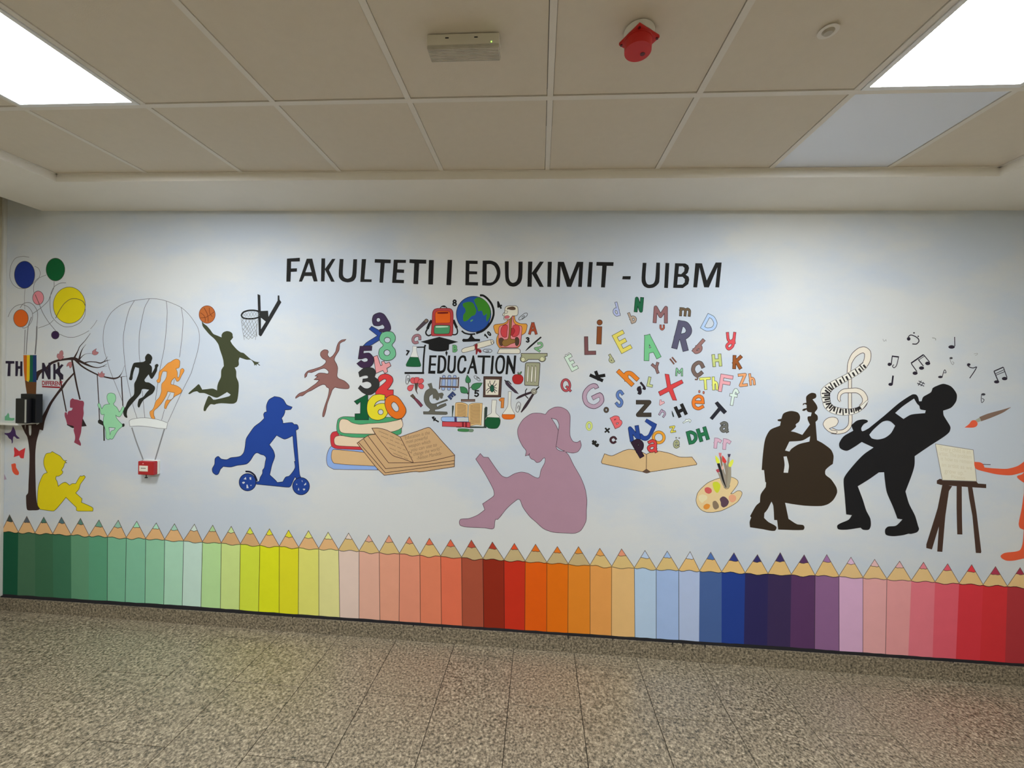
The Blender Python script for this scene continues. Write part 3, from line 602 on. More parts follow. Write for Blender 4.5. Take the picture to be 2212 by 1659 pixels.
P('pocket',(222,96,22),"950,540 1270,540 1310,600 1310,840 1280,862 900,870! 895,600",14,(150,40,20))
A('slot',(110,20,14),"950,570 1260,562 1250,600 960,608")
P('pocket',(72,142,98),"900,925 1290,930 1305,960 1290,1130 1260,1160 880,1160 862,1100 870,960",14,(90,30,30))
A('zip',(190,214,190),"910,955 1255,955 1250,978 910,988")
sk('blue and green painted globe on a black stand','globe','painted_globe')
L('stand',BK,"1625,1080 1700,1140 1850,1175 2000,1165",44)
A('stand',BK,"1870,1150! 1920,1160! 1925,1230 1990,1300! 2130,1305! 2130,1370! 1660,1385! 1635,1340 1665,1298! 1790,1300 1850,1240",)
fr(1030,630,12.7625)
L('stand_arm',BK,"85,100 180,110 290,190 400,330 455,480 460,640 400,820 290,970 160,1080 -20,1150",58)
fr(870,630,12.7625)
P('sphere',(38,78,152),ell(1955,620,478,492),16,(24,26,60))
P('land',(58,128,34),"1660,330 1800,280 1900,290 1960,340 2000,440 2030,520 1990,640 1900,680 1840,740 1790,790 1700,825 1665,780 1670,640 1730,560 1720,470 1660,400",0)
P('land',(58,128,34),"1960,230! 2060,160 2200,200 2290,260 2370,380 2420,560 2400,700 2340,800 2310,830! 2300,720 2320,600! 2230,660 2180,530 2080,540 2060,450 2010,350",0)
P('land',(90,150,110),"1860,800 1930,765 1940,790 1870,835",0)
sk('black graduation cap under the backpack','graduation cap','painted_mortarboard')
A('cap',BK,"490,1382! 1010,1245! 1530,1385! 1280,1455! 1270,1600! 1150,1640 1000,1650 850,1635 715,1590! 715,1450!",)
fr(870,745,12.7625)
L('cord',BK,"1205,130 1205,200",14); A('tassel',BK,"1205,160! 1240,215! 1205,320! 1172,215!")
fr(870,630,12.7625)
LG='small letters and numbers in the school circle'
def glyph(ch,col,cx,cy,h,ang,lab,w=None,t=.2,out=None,ow=10,base=4,grp=LG,cat='letter',name='painted_letter'):
    thing(name,lab,cat,base=base,group=grp)
    letter(ch,col,cx,cy,w or h*.62,h,ang,t*h,out,ow)
def gnum(*a,**k): glyph(*a,cat='number',name='painted_number',**k)
gnum('8',BK,1430,310,190,0,'small black number 8 between backpack and globe',w=125,t=.22)
glyph('C',(158,112,120),370,1300,300,38,'dusty pink letter C at the upper left of the circle',w=230,t=.24,out=OL)
sk('dark grey painted crayon stub above the pink C','crayon','painted_crayon')
P('stub',(76,64,72),"360,1040! 580,810 650,750 712,805 620,900 415,1082!",12); P('tip',(120,104,92),"580,810! 650,750! 712,805! 640,860!",8)
glyph('B',(100,164,108),1440,1570,200,0,'mint green letter B below the cap',w=130,t=.26,out=OL)
sk('rolled diploma with a dark red ribbon','scroll','painted_diploma')
fr(1030,630,12.7625)
P('roll',(230,224,206),"-55,1450 400,1325 460,1350 470,1420 430,1455 50,1565 -130,1590",12)
L('roll_end',OL,"390,1330 385,1400 400,1440",10,); L('roll_end',OL,ell(430,1410,30,36),10,closed=True)
fr(870,745,12.7625)
P('roll',(230,224,206),"2010,10! 1720,80 1640,120 1620,180 1660,215 1980,140!",12)
A('ribbon',(128,34,38),"1975,0! 2060,-30 2060,100 2140,120 2175,190 2130,225 2090,190! 2080,170 2040,265 2012,265! 2010,150 1985,70")
fr(1030,630,12.7625)
gnum('4',BK,615,370,230,-25,'small black tilted number 4 right of the globe',w=140,t=.2)
gnum('10',BK,300,1190,150,-38,'small black number 10 under the globe',w=190,t=.24)
sk('painted anatomy torso with red lungs and a cream head','torso','painted_anatomy_torso')
P('skin',(226,158,66),"845,790! 820,830 720,880 500,910 460,960 510,1130 540,1160! 590,1165! 545,1300 550,1430 620,1550! 1130,1550! 1200,1470 1235,1200! 1340,1130 1392,930 1370,890 1200,880 1080,820 1050,750 1045,670! 870,700!",14,(90,44,24))
P('chest',(222,134,140),"870,790! 850,860 760,910 640,950 605,1010 600,1240 595,1400 640,1510 760,1535 1100,1535 1190,1450 1225,1260 1245,1000 1230,950 1100,920 1020,840 1000,670! 900,700!",12,(110,40,44))
P('lung',(202,66,72),"790,910 720,940 670,1020 660,1120 690,1220 770,1265 820,1250 835,1100 850,980 840,925",12,(110,30,34))
P('lung',(202,66,72),"1070,910 1000,940 985,1000 1000,1100 975,1230 1060,1245 1150,1180 1180,1050 1165,950 1120,915",12,(110,30,34))
P('heart',(170,44,50),"960,1010 1000,1000 1050,1070 1030,1130 970,1210 935,1205",12,(110,30,34))
P('liver',(84,60,44),"620,1290 680,1270 740,1310 700,1500 650,1490 615,1400",8); P('spleen',(74,58,44),"1060,1270 1110,1250 1165,1310 1160,1440 1100,1500 1060,1450",8)
P('stomach',(142,104,52),"910,700! 895,900 880,1200 845,1310 740,1330 695,1410 740,1500 830,1500 940,1440 1050,1400 1050,1320 940,1300 930,1200 950,1000 970,720!",12,(90,50,24))
P('head',(228,222,204),"880,392 1080,392 1130,440 1135,620 1100,662 980,668! 900,760 760,780! 745,760 755,670! 712,655! 712,630 765,560! 790,430",12)
P('brain',(88,66,52),"900,425 1000,410 1070,450 1070,490 1010,508 930,505 870,485 830,495 835,450",0)
P('mouth',(198,102,112),"770,680 850,655 905,690 880,735 765,735",8); L('eye_line',OL,"770,530 850,540 840,590 765,595",10); L('nose_line',OL,"765,560 765,660",10)
P('plinth',(228,222,206),"625,1575! 1150,1570! 1190,1600 1195,1690! 1150,1710 565,1700!",14)
glyph('A',(160,70,44),1545,1015,330,0,'brick red letter A right of the anatomy torso',w=240,t=.2,out=OL)
gnum('3',BK,1405,1330,160,0,'small black number 3 beside the slanted brush stroke',w=110,t=.25)
gnum('2',(126,178,130),1720,1510,270,32,'light green number 2 at the upper right of the circle',w=190,t=.2,out=OL)
CG='paper clips drawn in the school circle'
def clip(cx,cy,lw,lh,ang,lab):
    thing('painted_paper_clip',lab,'paper clip',base=4,group=CG)
    import math as m
    ca,sa=m.cos(m.radians(ang)),m.sin(m.radians(ang))
    R=lambda q:' '.join('%.0f,%.0f'%(cx+x*lw*ca-y*lh*sa,cy+x*lw*sa+y*lh*ca) for x,y in q)
    L('wire',OL,R([(.5,.25),(.5,-.35),(.2,-.5),(-.2,-.5),(-.5,-.35),(-.5,.35),(-.2,.5),(.1,.5),(.3,.35),(.3,-.1),(.1,-.15),(-.1,-.1),(-.1,.15)]),13)
clip(1275,690,90,290,52,'paper clip drawn right of the anatomy torso head')
thing('painted_slash','slanted black brush stroke between numbers 3 and 2','brush stroke',base=4)
TW('stroke',BK,"1775,1250,40 1600,1400,46 1450,1530,44 1345,1630,16")
fr(870,745,12.7625)
gnum('7',BK,130,220,150,15,'small black number 7 left of the green flask',w=95,t=.28)
sk('conical flask of green liquid hanging on a black stand','flask','painted_flask')
L('stand',BK,"630,0 600,60 600,110 575,400 560,760",46); L('stand',BK,"390,65 600,60",34); L('stand',BK,"50,775 590,775",56)
P('glass',(216,216,212),"275,35! 380,40! 385,180 430,330! 500,570 480,600 100,590 90,550 205,330! 265,180",9,(110,110,110))
P('liquid',(20,90,52),"200,335! 425,345! 500,560 480,600 105,592 90,550",10,(20,50,34))
for s in []: pass
thing('painted_word','black painted word EDUCATION in the middle of the circle','lettering',base=4)
for s in ["735,288 935,290 930,345 790,345 785,512 915,512 912,572 780,570 765,712 900,712 895,800 700,790"]: A('letter',BK,s,sharp=True)
A('letter',BK,"975,290! 1080,290 1150,320 1195,400 1205,500 1190,640 1150,740 1060,790 945,788!",holes=["1035,345! 1080,350 1125,400 1140,480 1130,620 1095,700 1020,715!"])
A('letter',BK,"1250,290! 1312,292! 1285,640 1310,710 1340,725 1375,700 1400,620 1415,300! 1470,300! 1460,620 1430,740 1350,788 1270,760 1225,680 1230,600")
A('letter',BK,"1762,440! 1700,455! 1690,370 1660,345 1610,370 1575,480 1560,600 1570,700 1610,735 1660,700 1690,620! 1755,625! 1720,740 1640,790 1560,780 1510,700 1500,560 1525,420 1580,320 1660,285 1730,310")
fr(1030,745,12.7625)
A('letter',BK,"-115,290! -80,290! 5,740! 12,805! -50,800! -90,645! -180,650! -215,800! -275,800! -160,480!",sharp=True,holes=["-118,490 -95,580 -150,585"])
A('letter',BK,"25,290 380,295 378,352 225,350 202,803 132,803 160,350 20,345",sharp=True)
A('letter',BK,"415,298 475,300 437,803 370,803",sharp=True)
A('letter',BK,"640,280 740,310 782,450 760,650 710,770 630,805 550,770 510,650 510,500 560,340",holes=["650,345 700,370 722,480 705,640 670,720 620,738 575,700 560,600 575,440 610,365"])
A('letter',BK,"832,292 885,292 1005,610 1025,290 1088,292 1050,803 1000,800 880,520 850,812 790,812",sharp=True)
clip(295,165,85,240,90,'paper clip drawn between the diploma ribbon and EDUCATION')
sk('grey green painted column with a scrolled capital','column','painted_column')
P('capital',(160,160,128),"1225,235! 1940,235! 1940,310! 1880,315! 1900,390 1860,450 1790,465 1730,440 1700,400! 1420,400! 1380,440 1290,475 1210,440 1195,370 1240,300! 1222,290!",16)
P('volute',(206,204,168),ell(1275,405,55,60),8); P('volute',(206,204,168),ell(1800,390,60,62),8)
P('shaft',(156,154,126),"1370,490 1730,492 1742,520 1720,900 1700,1130! 1330,1115! 1318,1090 1340,520",16)
for x,y,w in [(1405,800,42),(1515,805,46),(1615,805,38)]: P('flute',(226,222,206),"%d,%d %d,%d %d,%d %d,%d"%(x,y-235,x+w/2+8,y-200,x+w/2-12,y+220,x-w/2-8,y+220),9)
sk('red painted apple right below the final N of EDUCATION','apple','painted_apple')
P('apple',(172,40,40),"1130,815 1220,830 1275,900 1270,990 1210,1070 1130,1082 1040,1065 985,980 985,890 1040,825",12,(110,20,24))
P('leaf',(100,140,100),"1140,745 1150,790 1235,735 1215,800 1180,820 1130,805",12)
sk('dark framed picture of a green beetle','framed picture','painted_beetle_frame')
P('frame',(80,58,50),"190,870 690,878 662,1440 175,1438",14,sharp=True,holes=["240,952 618,958 590,1380 240,1378"])
A('mount',(226,218,200),"240,952 618,958 590,1380 240,1378",sharp=True)
for s in ["400,1110 360,1060 360,990","440,1110 480,1040 505,980","380,1160 320,1130 315,1060","470,1150 510,1120 545,1070","370,1180 310,1210 260,1270","380,1240 330,1270 295,1330","470,1180 550,1190","470,1215 555,1280","465,1240 505,1325"]: L('insect_leg',BK,s,18)
P('beetle',(30,84,64),"420,1100 460,1120 475,1180 470,1260 420,1305 375,1265 365,1190 385,1120",10)
sk('dark plum painted pen between beetle frame and apple','pen','painted_pen')
P('barrel',(66,52,66),"780,990! 850,1010 930,1110 1090,1270! 1150,1350! 1050,1320! 900,1190 800,1080",10); L('clip',BK,"760,965 800,1000 870,1000 950,1090",26)
sk('black painted drawing compass at the right of the circle','compass','painted_compass')
TW('leg',(52,38,44),"1530,1300,60 1300,1380,66 1150,1450,60 1075,1500,14"); TW('leg',(52,38,44),"1560,1350,60 1440,1540,76 1340,1690,80 1220,1860,30")
TW('handle',BK,"1620,1250,46 1720,1150,28"); L('brace',OL,"1340,1400 1420,1480",26); L('arm',BK,"1340,1340 1345,1260 1385,1205",24)
P('hinge',(150,146,132),ell(1575,1285,80,78),12); P('screw',(190,186,170),ell(1580,1285,32,32),8)
fr(870,745,12.7625)
clip(138,955,95,250,6,'paper clip drawn left of the red flower')
sk('red painted flower with a loose petal, lower left of the circle','flower','painted_flower')
for s in ["330,1065 250,1060 205,990 230,920 290,900 340,930 320,990","330,1060 320,960 340,900 400,895 455,910 440,980 410,1050","415,1060 430,980 490,930 550,935 580,990 540,1050 470,1075","430,1100 500,1070 565,1100 580,1160 540,1215 490,1210 440,1160","305,1100! 290,1170 240,1260 170,1265 125,1210 150,1140 220,1105"]: P('petal',(206,84,88),s,12,(120,30,40))
P('stem',(80,66,58),"330,1060! 420,1055! 400,1200 385,1260 415,1360! 360,1270 340,1200",8)
sk('blue test tubes in a brown rack','test tubes','painted_test_tube_rack')
for x in (1130,1285,1430): P('tube',(148,168,206),"%d,840 %d,840 %d,870 %d,1240 %d,1240 %d,870"%(x-20,x+30,x+45,x+25,x-55,x-38),12)
L('rack',(92,72,66),"1035,890 1010,1220",34);L('rack',(92,72,66),"1540,890 1525,1190",38);L('rack',(92,72,66),"1030,925 1545,925",44);L('rack',(92,72,66),"1020,1150 1530,1165",48)
sk('green seedling with three leaves on a brown base','plant','painted_seedling')
L('stem',(62,50,50),"1810,1040 1825,1200 1810,1500",30); L('stem',(62,50,50),"1830,1200 1890,1160",20); TW('stem',(62,50,50),"1700,1260,20 1810,1350,50")
P('leaf',(58,122,78),"1775,830! 1870,960 1860,1030 1800,1050 1745,1035 1730,960",12,(24,50,34))
P('leaf',(58,122,78),"2195,1050! 2040,1050 1940,1080 1890,1150 1920,1230 2000,1245 2120,1170",12,(24,50,34))
P('leaf',(58,122,78),"1580,1155! 1690,1160 1770,1220 1800,1330! 1700,1335 1610,1310",12,(24,50,34))
P('base',(120,94,84),"1610,1500 1990,1500 1990,1560 1610,1560",12,sharp=True)
glyph('E',(52,66,112),1350,1400,200,45,'small navy blue tilted letter E beside the microscope',w=130,t=.26,out=(30,30,50))
thing('painted_number','small black number 5 right of the seedling stem','number',base=6,group=LG)
fr(1020,835,13.825)
letter('5',BK,135,210,150,210,0,45)
clip(150,-245,75,220,-55,'paper clip drawn above the seedling leaf')
fr(870,845,13.825)
sk('grey painted microscope at the lower left of the circle','microscope','painted_microscope')
A('body',(96,94,84),"735,-215! 860,-250! 900,-90! 985,-70! 1020,-30 1070,60! 1190,45 1225,110! 1200,150 1190,210 1150,230 1110,200 1095,150! 1085,240 1030,280 980,250 975,215! 905,225! 890,85! 800,150 785,230 810,320 870,375 960,375! 1320,240! 1345,275! 1000,400! 1030,480! 1110,420 1280,360! 1305,420! 1200,480 1080,530 955,550! 960,605! 1320,620! 1335,680 1290,700 620,685! 615,610! 780,605 825,540! 700,420 640,290 640,150 690,0 800,-80! 790,-110!")
L('outline',(50,48,42),"890,85! 800,150 785,230 810,320 870,375 960,375! 1320,240! 1345,275! 1000,400! 1030,480! 1110,420 1280,360! 1305,420! 1200,480 1080,530 955,550! 960,605! 1320,620! 1335,680 1290,700 620,685! 615,610! 780,605 825,540! 700,420 640,290 640,150 690,0 800,-80!",12)
sk('dark red crayon stub with a brown end, lower left of the circle','crayon','painted_crayon')
P('stub',(120,58,74),"365,185! 480,280 600,420! 540,480! 330,230!",12); P('tip',(92,76,64),"225,140! 300,85! 375,180! 320,225!",12)
glyph('f',BK,970,850,250,-60,'small black letter f below the microscope',w=130,t=.17)
sk('small open book with ruled tan pages','book','painted_open_book',base=2)
A('cover',(50,62,56),"1470,430! 1530,430! 1530,1040 2030,1050! 2410,1060! 2430,520! 2480,460! 2530,480! 2500,1100! 2020,1100! 1470,1050!")
A('cover_edge',(216,214,204),"1545,350! 2440,420! 2420,1050! 1560,1000!")
P('page',(212,174,118),"1590,345 1750,335 1870,365 1945,410! 1925,780! 1560,760! 1570,380",10)
P('page',(212,174,118),"1975,410! 2050,370 2200,355 2380,360! 2345,1020! 2200,1000 2030,1040! 1960,900",10)
for k in range(10):
    y=395+k*42
    L('ruled_line',(110,78,40),"1625,%d 1760,%d 1890,%d"%(y,y+5,y+42),14)
for k in range(14):
    y=440+k*42
    L('ruled_line',(110,78,40),"2010,%d 2100,%d 2200,%d 2310,%d"%(y,y-28,y-36,y-32),14)
sk('small blue and grey closed book on the red one','book','painted_book',base=8)
P('cover',(150,178,218),"1190,765 1960,775! 1975,915! 1190,900 1145,850 1150,800",12,(50,50,80)); A('label_band',(70,50,90),"1540,775 1610,778 1615,910 1545,908",sharp=True); A('tip',(190,196,196),"1625,790 1955,790 1960,900 1630,905",sharp=True)
sk('small red closed book under the blue one','book','painted_book',base=6)
P('cover',(196,70,76),"1180,910 2010,930 2010,1080 1180,1050",12,(90,20,30),sharp=True); A('band',(120,26,36),"1770,930 1825,932 1825,1070 1770,1068",sharp=True); A('band',(120,26,36),"1865,932 1920,934 1920,1072 1865,1070",sharp=True)
sk('short green painted crayon under the small books','crayon','painted_crayon')
P('stub',(62,124,70),"1650,1125 1980,1135 1970,1205 1650,1190",10,(40,70,44)); P('tip',(112,136,112),"1980,1140 2110,1145 2095,1210 1970,1205",8,(60,80,60))
fr(1020,835,13.825)
sk('round flask of dark green liquid','flask','painted_flask')
P('glass',(222,220,210),"590,400! 730,405! 715,600 710,790 800,880 840,1000 820,1130 740,1240 500,1245 400,1160 375,1040 410,930 480,850 570,790 575,600",10)
P('liquid',(20,84,46),"440,915! 805,930! 840,1030 820,1140 740,1245 500,1245 400,1160 378,1040",10,(16,50,30))
sk('narrow necked flask of orange liquid','flask','painted_flask')
P('glass',(222,220,210),"1080,150! 1175,150! 1155,400 1155,560 1200,690 1270,810! 1275,900 1200,970 960,970 890,900 900,820! 1000,690 1060,580 1075,400",10)
P('liquid',(216,104,28),"905,830! 1270,835! 1275,890 1210,970 960,970 890,900",10,(120,50,20))
thing('painted_number','orange brown number 1 between the two flasks','number',base=6,group=LG)
P('figure',(206,126,56),"870,335! 960,340! 940,640! 855,640! 865,430! 835,440! 795,395!",12,(100,50,24))
clip(1375,615,115,300,8,'paper clip drawn below the compass')
# ---------------------------------------------------------------- mural, cloud of letters
CLG='letters flying up out of the painted book'
def cl(ch,col,cx,cy,h,ang,lab,w=None,t=.2,ow=9,out=None,base=4):
    glyph(ch,col,cx,cy,h,ang,lab,w,t,out or tuple(int(c*.35) for c in col),ow,base,CLG)
fr(1200,630,9.2167)
cl('d',(172,180,214),1195,355,280,-14,'pale blue small letter d at the upper left of the letter cloud',130,.16)
cl('N',(26,96,62),1660,260,300,5,'dark green capital N at the top of the letter cloud',170,.22)
cl('b',(172,152,136),1535,512,230,-22,'taupe small letter b below the dark green N',130,.2)
cl('i',(130,72,36),872,805,480,2,'brown small letter i with a round dot',90,.2)
cl('L',(120,78,80),688,1075,360,-1,'dark rose brown capital L left of the brown i',225,.2)
cl('E',(236,220,104),1325,1000,410,-28,'yellow tilted capital E in the letter cloud',240,.19)
cl('A',(110,184,130),1880,1105,500,-13,'large light green capital A',330,.2)
cl('E',(206,224,208),315,1415,330,-28,'very pale mint capital E with two dots at the left of the cloud',150,.2)
P('dot',(220,228,222),"190,1265 215,1245 240,1270 205,1295",7,sharp=True); P('dot',(220,228,222),"245,1235 270,1215 295,1240 262,1260",7,sharp=True)
cl('d',(172,172,132),1095,1340,180,-30,'tiny olive letter d below the yellow E',95,.24)
fr(1400,630,9.2167)
cl('M',(138,96,98),248,455,340,2,'dusty rose capital M right of the dark green N',290,.2)
cl('u',(172,90,74),280,715,110,0,'tiny red brown letter u under the rose M',95,.3)
cl('m',(102,84,62),738,405,170,3,'dark olive brown small letter m',225,.28)
cl('R',(84,82,104),690,880,570,14,'large slate capital R in the middle of the cloud top',320,.2)
cl('D',(172,196,226),1235,640,330,28,'light blue tilted capital D right of the slate R',270,.2)
cl('y',(206,74,80),1640,985,370,6,'red curly letter y at the right of the cloud',200,.14)
cl('b',(144,104,100),1035,1105,330,42,'rose brown letter b leaning right below the light blue D',150,.2)
cl('Y',(134,100,98),165,1525,215,-18,'small brown capital Y below the green A',150,.24)
thing('painted_letter','pair of short brown slanted strokes like a double l','letter',base=4,group=CLG)
L('stroke',(110,72,60),"435,1335 520,1445",32); L('stroke',(110,72,60),"475,1305 562,1410",32)
cl('H',(186,194,120),1370,1368,245,-5,'olive yellow capital H below the red y',185,.24)
cl('K',(142,78,34),1775,1405,270,2,'orange brown capital K right of the olive H',180,.24)
cl('C',(112,92,84),985,1535,320,12,'brown capital C with a cedilla under it',245,.22)
L('cedilla',(112,92,84),"945,1685 990,1715 975,1750 930,1745",30)
fr(1400,790,9.2167)
cl('M',(124,180,138),620,125,160,2,'small green capital M above the red X',145,.2)
flat('painted_letter',(204,62,64),"335,165 415,175 450,380 670,280 700,345 490,460 570,690 490,685 415,510 240,600 205,520 380,430".replace(' ','! ')+'!','large red capital X in the centre of the cloud','letter',base=4,out=(90,30,30),ow=9,group=CLG)
cl('T',(236,238,120),1140,355,245,-4,'pale yellow capital T of the pair Th',220,.2)
cl('h',(236,238,120),1335,352,265,-2,'pale yellow small h of the pair Th',115,.18)
cl('F',(236,168,176),1545,355,350,9,'pink capital F right of the yellow Th',250,.2,base=6)
cl('Z',(244,170,116),1885,285,260,-6,'peach capital Z of the pair Zh at the right edge of the cloud',170,.2)
cl('h',(244,170,116),2070,270,235,-6,'peach small h of the pair Zh',115,.18)
cl('f',(216,230,220),1700,620,350,10,'very pale mint letter f under the pink F',180,.16)
cl('e',(232,124,44),1000,730,310,3,'bright orange small e with two dots',260,.2)
P('dot',(190,110,90),ell(1020,515,18,28),7); P('dot',(190,110,90),ell(1105,535,18,28),7)
flat('painted_letter',(36,36,44),"1385,708! 1572,912! 1510,968! 1440,895! 1283,1082! 1225,1040! 1392,838! 1325,745!",'big black tilted capital T right of the orange e','letter',base=4,group=CLG)
cl('H',(30,28,28),650,895,230,-25,'black tilted capital H left of the orange e',195,.26)
thing('painted_letter','thin dark green black stroke left of the black H','letter',base=4,group=CLG); TW('stroke',(44,54,54),"475,900,10 490,960,30 508,1020,26")
cl('n',(178,154,178),290,950,125,30,'small mauve letter n below the red X',125,.26)
flat('painted_letter',(240,186,190),"235,680! 265,680! 270,720! 310,705! 330,740! 240,790! 225,780!",'tiny pink letter v below the red X','letter',base=4,out=(130,70,76),ow=8,group=CLG)
thing('painted_letter','tiny white outlined squiggle letter below the black H','letter',base=4,group=CLG)
P('figure',(216,222,216),"690,1130 740,1095 750,1065 775,1072 820,1062 858,1090 850,1110 830,1135 815,1095 790,1110 760,1115 700,1148",8,(90,100,92))
cl('z',(238,222,90),490,1265,130,-10,'tiny yellow letter z right of the gold O',110,.24)
cl('e',(158,160,122),565,1560,170,3,'small grey olive e with two dots',125,.24)
P('dot',(150,150,150),ell(560,1435,13,13),6); P('dot',(150,150,150),ell(620,1440,13,13),6)
cl('D',(36,108,70),880,1420,265,-14,'dark green capital D of the pair DH',200,.24)
cl('H',(36,108,70),1090,1365,265,-17,'dark green capital H of the pair DH',205,.26)
cl('a',(104,104,98),1515,1220,225,3,'dark grey small letter a below the black T',180,.24)
cl('r',(204,166,184),1385,1545,205,5,'left pink letter r of the pair above the palette',140,.3,out=(130,100,120))
cl('r',(204,166,184),1565,1565,215,5,'right pink letter r of the pair above the palette',150,.3,out=(130,100,120))
fr(1200,790,9.2167)
cl('k',BK,835,195,280,-66,'black letter k lying on its side near the top left of the cloud',160,.2)
cl('Q',(180,76,84),205,388,265,-3,'dark pink red capital Q at the left of the cloud',205,.16)
thing('painted_letter','large mauve capital G left of the blue S','letter',base=4,group=CLG)
L('outline',(70,46,66),"825,455 800,405 755,395 680,430 600,520 575,620 610,740 690,800 780,815 880,760 925,690 910,610 880,578 728,648",92); L('stroke',(176,150,168),"820,445 798,408 755,397 682,430 602,520 577,620 612,740 692,798 780,813 880,758 923,690 908,612 878,582 736,646",72)
cl('S',(88,116,174),1275,655,345,3,'blue capital S in the left half of the cloud',160,.16)
cl('g',(40,30,40),1670,495,160,-12,'small dark letter g of the pair gj',90,.24)
cl('j',(40,30,40),1742,402,170,-38,'small dark letter j of the pair gj',80,.2)
cl('L',(184,192,132),1890,325,195,12,'light olive capital L below the brown Y',115,.26)
cl('h',(232,132,38),1440,190,420,-46,'big orange letter h lying tilted above the letters gj',230,.2)
cl('Z',(62,54,46),1755,852,330,0,'dark brown capital Z in the centre of the cloud',300,.24)
cl('O',(86,72,60),1010,880,112,0,'tiny dark brown letter o below the mauve G',100,.28)
cl('O',(206,214,120),670,1200,180,0,'lime outlined letter O near the ponytail of the girl',130,.2,out=(150,160,90))
cl('B',(222,100,104),1220,1110,240,-26,'coral capital B above the small x',185,.28)
cl('x',(40,38,34),1030,1287,90,5,'tiny black letter x',90,.26)
cl('c',(66,34,42),1145,1477,150,10,'dark plum small letter c left of the open book letters',135,.24)
cl('t',(36,34,30),790,1555,160,-34,'small black letter t at the lower left of the cloud',100,.24)
cl('N',(36,66,138),1570,1350,300,-9,'royal blue capital N rising from the book',215,.25,base=6)
flat('painted_letter',(36,66,138),"1815,1058! 2015,1165! 1990,1240 1870,1450 1800,1490 1700,1460 1690,1350! 1720,1360 1760,1400 1810,1400 1850,1370 1920,1215! 1780,1110!",'royal blue capital J leaning beside the blue N','letter',base=8,out=(26,40,90),ow=9,group=CLG)
cl('O',(234,160,50),2055,1428,265,0,'gold capital O above the open book',265,.2,base=8)
fr(1240,890,7.9)
cl('P',(46,26,44),1125,610,315,-30,'dark plum capital P standing on the open book',180,.26,base=14)
cl('a',(202,62,62),1335,580,225,3,'red small a standing on the open book',180,.22,base=12)
thing('painted_open_book','tan open book from which the letters fly up, right of the reading girl','book',base=2)
P('page',(204,172,124),"520,713! 640,748 750,705 850,660 940,638 1080,655 1150,680 1235,722! 1290,695 1400,670 1480,672 1640,708 1790,765 1900,772 2012,768! 2095,880 2090,900! 1310,1022! 1240,1042 1165,1020! 480,880 465,855",9,(70,50,40))
L('fold',(70,50,40),"1237,722 1232,970",10); A('spine',(92,70,56),"1165,1018! 1235,968! 1310,1022! 1240,1044")
# palette with brushes
fr(1480,940,9.2167)
thing('painted_palette','tan painter palette with colour blobs below the pink letters rr','palette',base=2)
P('board',(216,190,142),"690,855 600,880 450,950 320,1060 245,1160 218,1290 240,1390 310,1480 410,1530 550,1535 720,1505 900,1420 1040,1330 1110,1230 1135,1150 1100,1110 1040,1110 960,1160 910,1165! 1000,1050 1050,970 1050,910 990,860 890,830",9,(70,54,44))
L('thumb_hole',(70,54,44),"770,1040 820,1070 870,1050 890,1000",9)
for c,s in [((196,200,52),"550,950 640,930 700,990 690,1080 640,1150 580,1090"),((198,90,86),"390,1060 450,1035 520,1070 530,1130 470,1168 400,1130"),((232,218,176),"270,1220 340,1180 430,1210 440,1270 380,1310 340,1350 280,1290"),((198,126,48),"375,1400 430,1365 495,1390 480,1450 420,1480 365,1450"),((122,104,84),"550,1330 600,1305 660,1370 670,1440 600,1480 555,1430"),((88,64,78),"690,1270 750,1220 810,1240 870,1320 840,1400 760,1440 715,1400 710,1340"),((224,160,124),"870,1220 940,1180 1010,1220 1010,1290 940,1340 880,1300")]: A('paint_blob',c,s)
BG='brushes standing in the palette'
def brush(pts,w,wc,tip,tc,lab,base):
    thing('painted_brush',lab,'paintbrush',base=base,group=BG); TW('handle',wc,pts); A('bristles',tc,tip)
WD=(146,136,122)
brush("660,740,30 760,950,60 810,1050,50",0,WD,"610,690! 665,668! 690,730! 640,745!",(170,70,80),'paintbrush with a dark pink square tip, lowest of the bunch',6)
brush("705,420,36 735,620,36 780,800,40",0,(130,110,84),"668,352! 725,352! 720,425! 680,430!",(204,116,116),'paintbrush with a flat pink tip',7)
brush("745,690,40 790,850,60 830,1050,70",0,WD,"745,600 765,640 750,695 725,660",(240,190,170),'paintbrush with a tiny pale pink tip in the middle',8)
brush("870,430,36 845,700,50 840,1040,60",0,WD,"845,375! 908,375! 890,435! 855,435!",(70,58,80),'paintbrush with a flat dark purple tip',9)
brush("785,550,50 830,740,60 840,1050,60",0,(140,128,112),"740,400! 790,460 825,530 790,560 745,530 735,470",(206,62,56),'paintbrush with a pointed red tip',10)
brush("890,630,50 880,850,70 850,1050,50",0,(150,142,124),"955,485 960,540 910,635 870,630 865,580 900,520",(216,220,80),'paintbrush with a yellow oval tip at the right',11)
brush("660,560,56 710,720,46 760,900,34 815,1045,10",0,(34,32,32),"600,400! 650,450 690,520 680,560 630,555 610,500",(222,228,70),'black handled paintbrush with a yellow tip at the left',12)
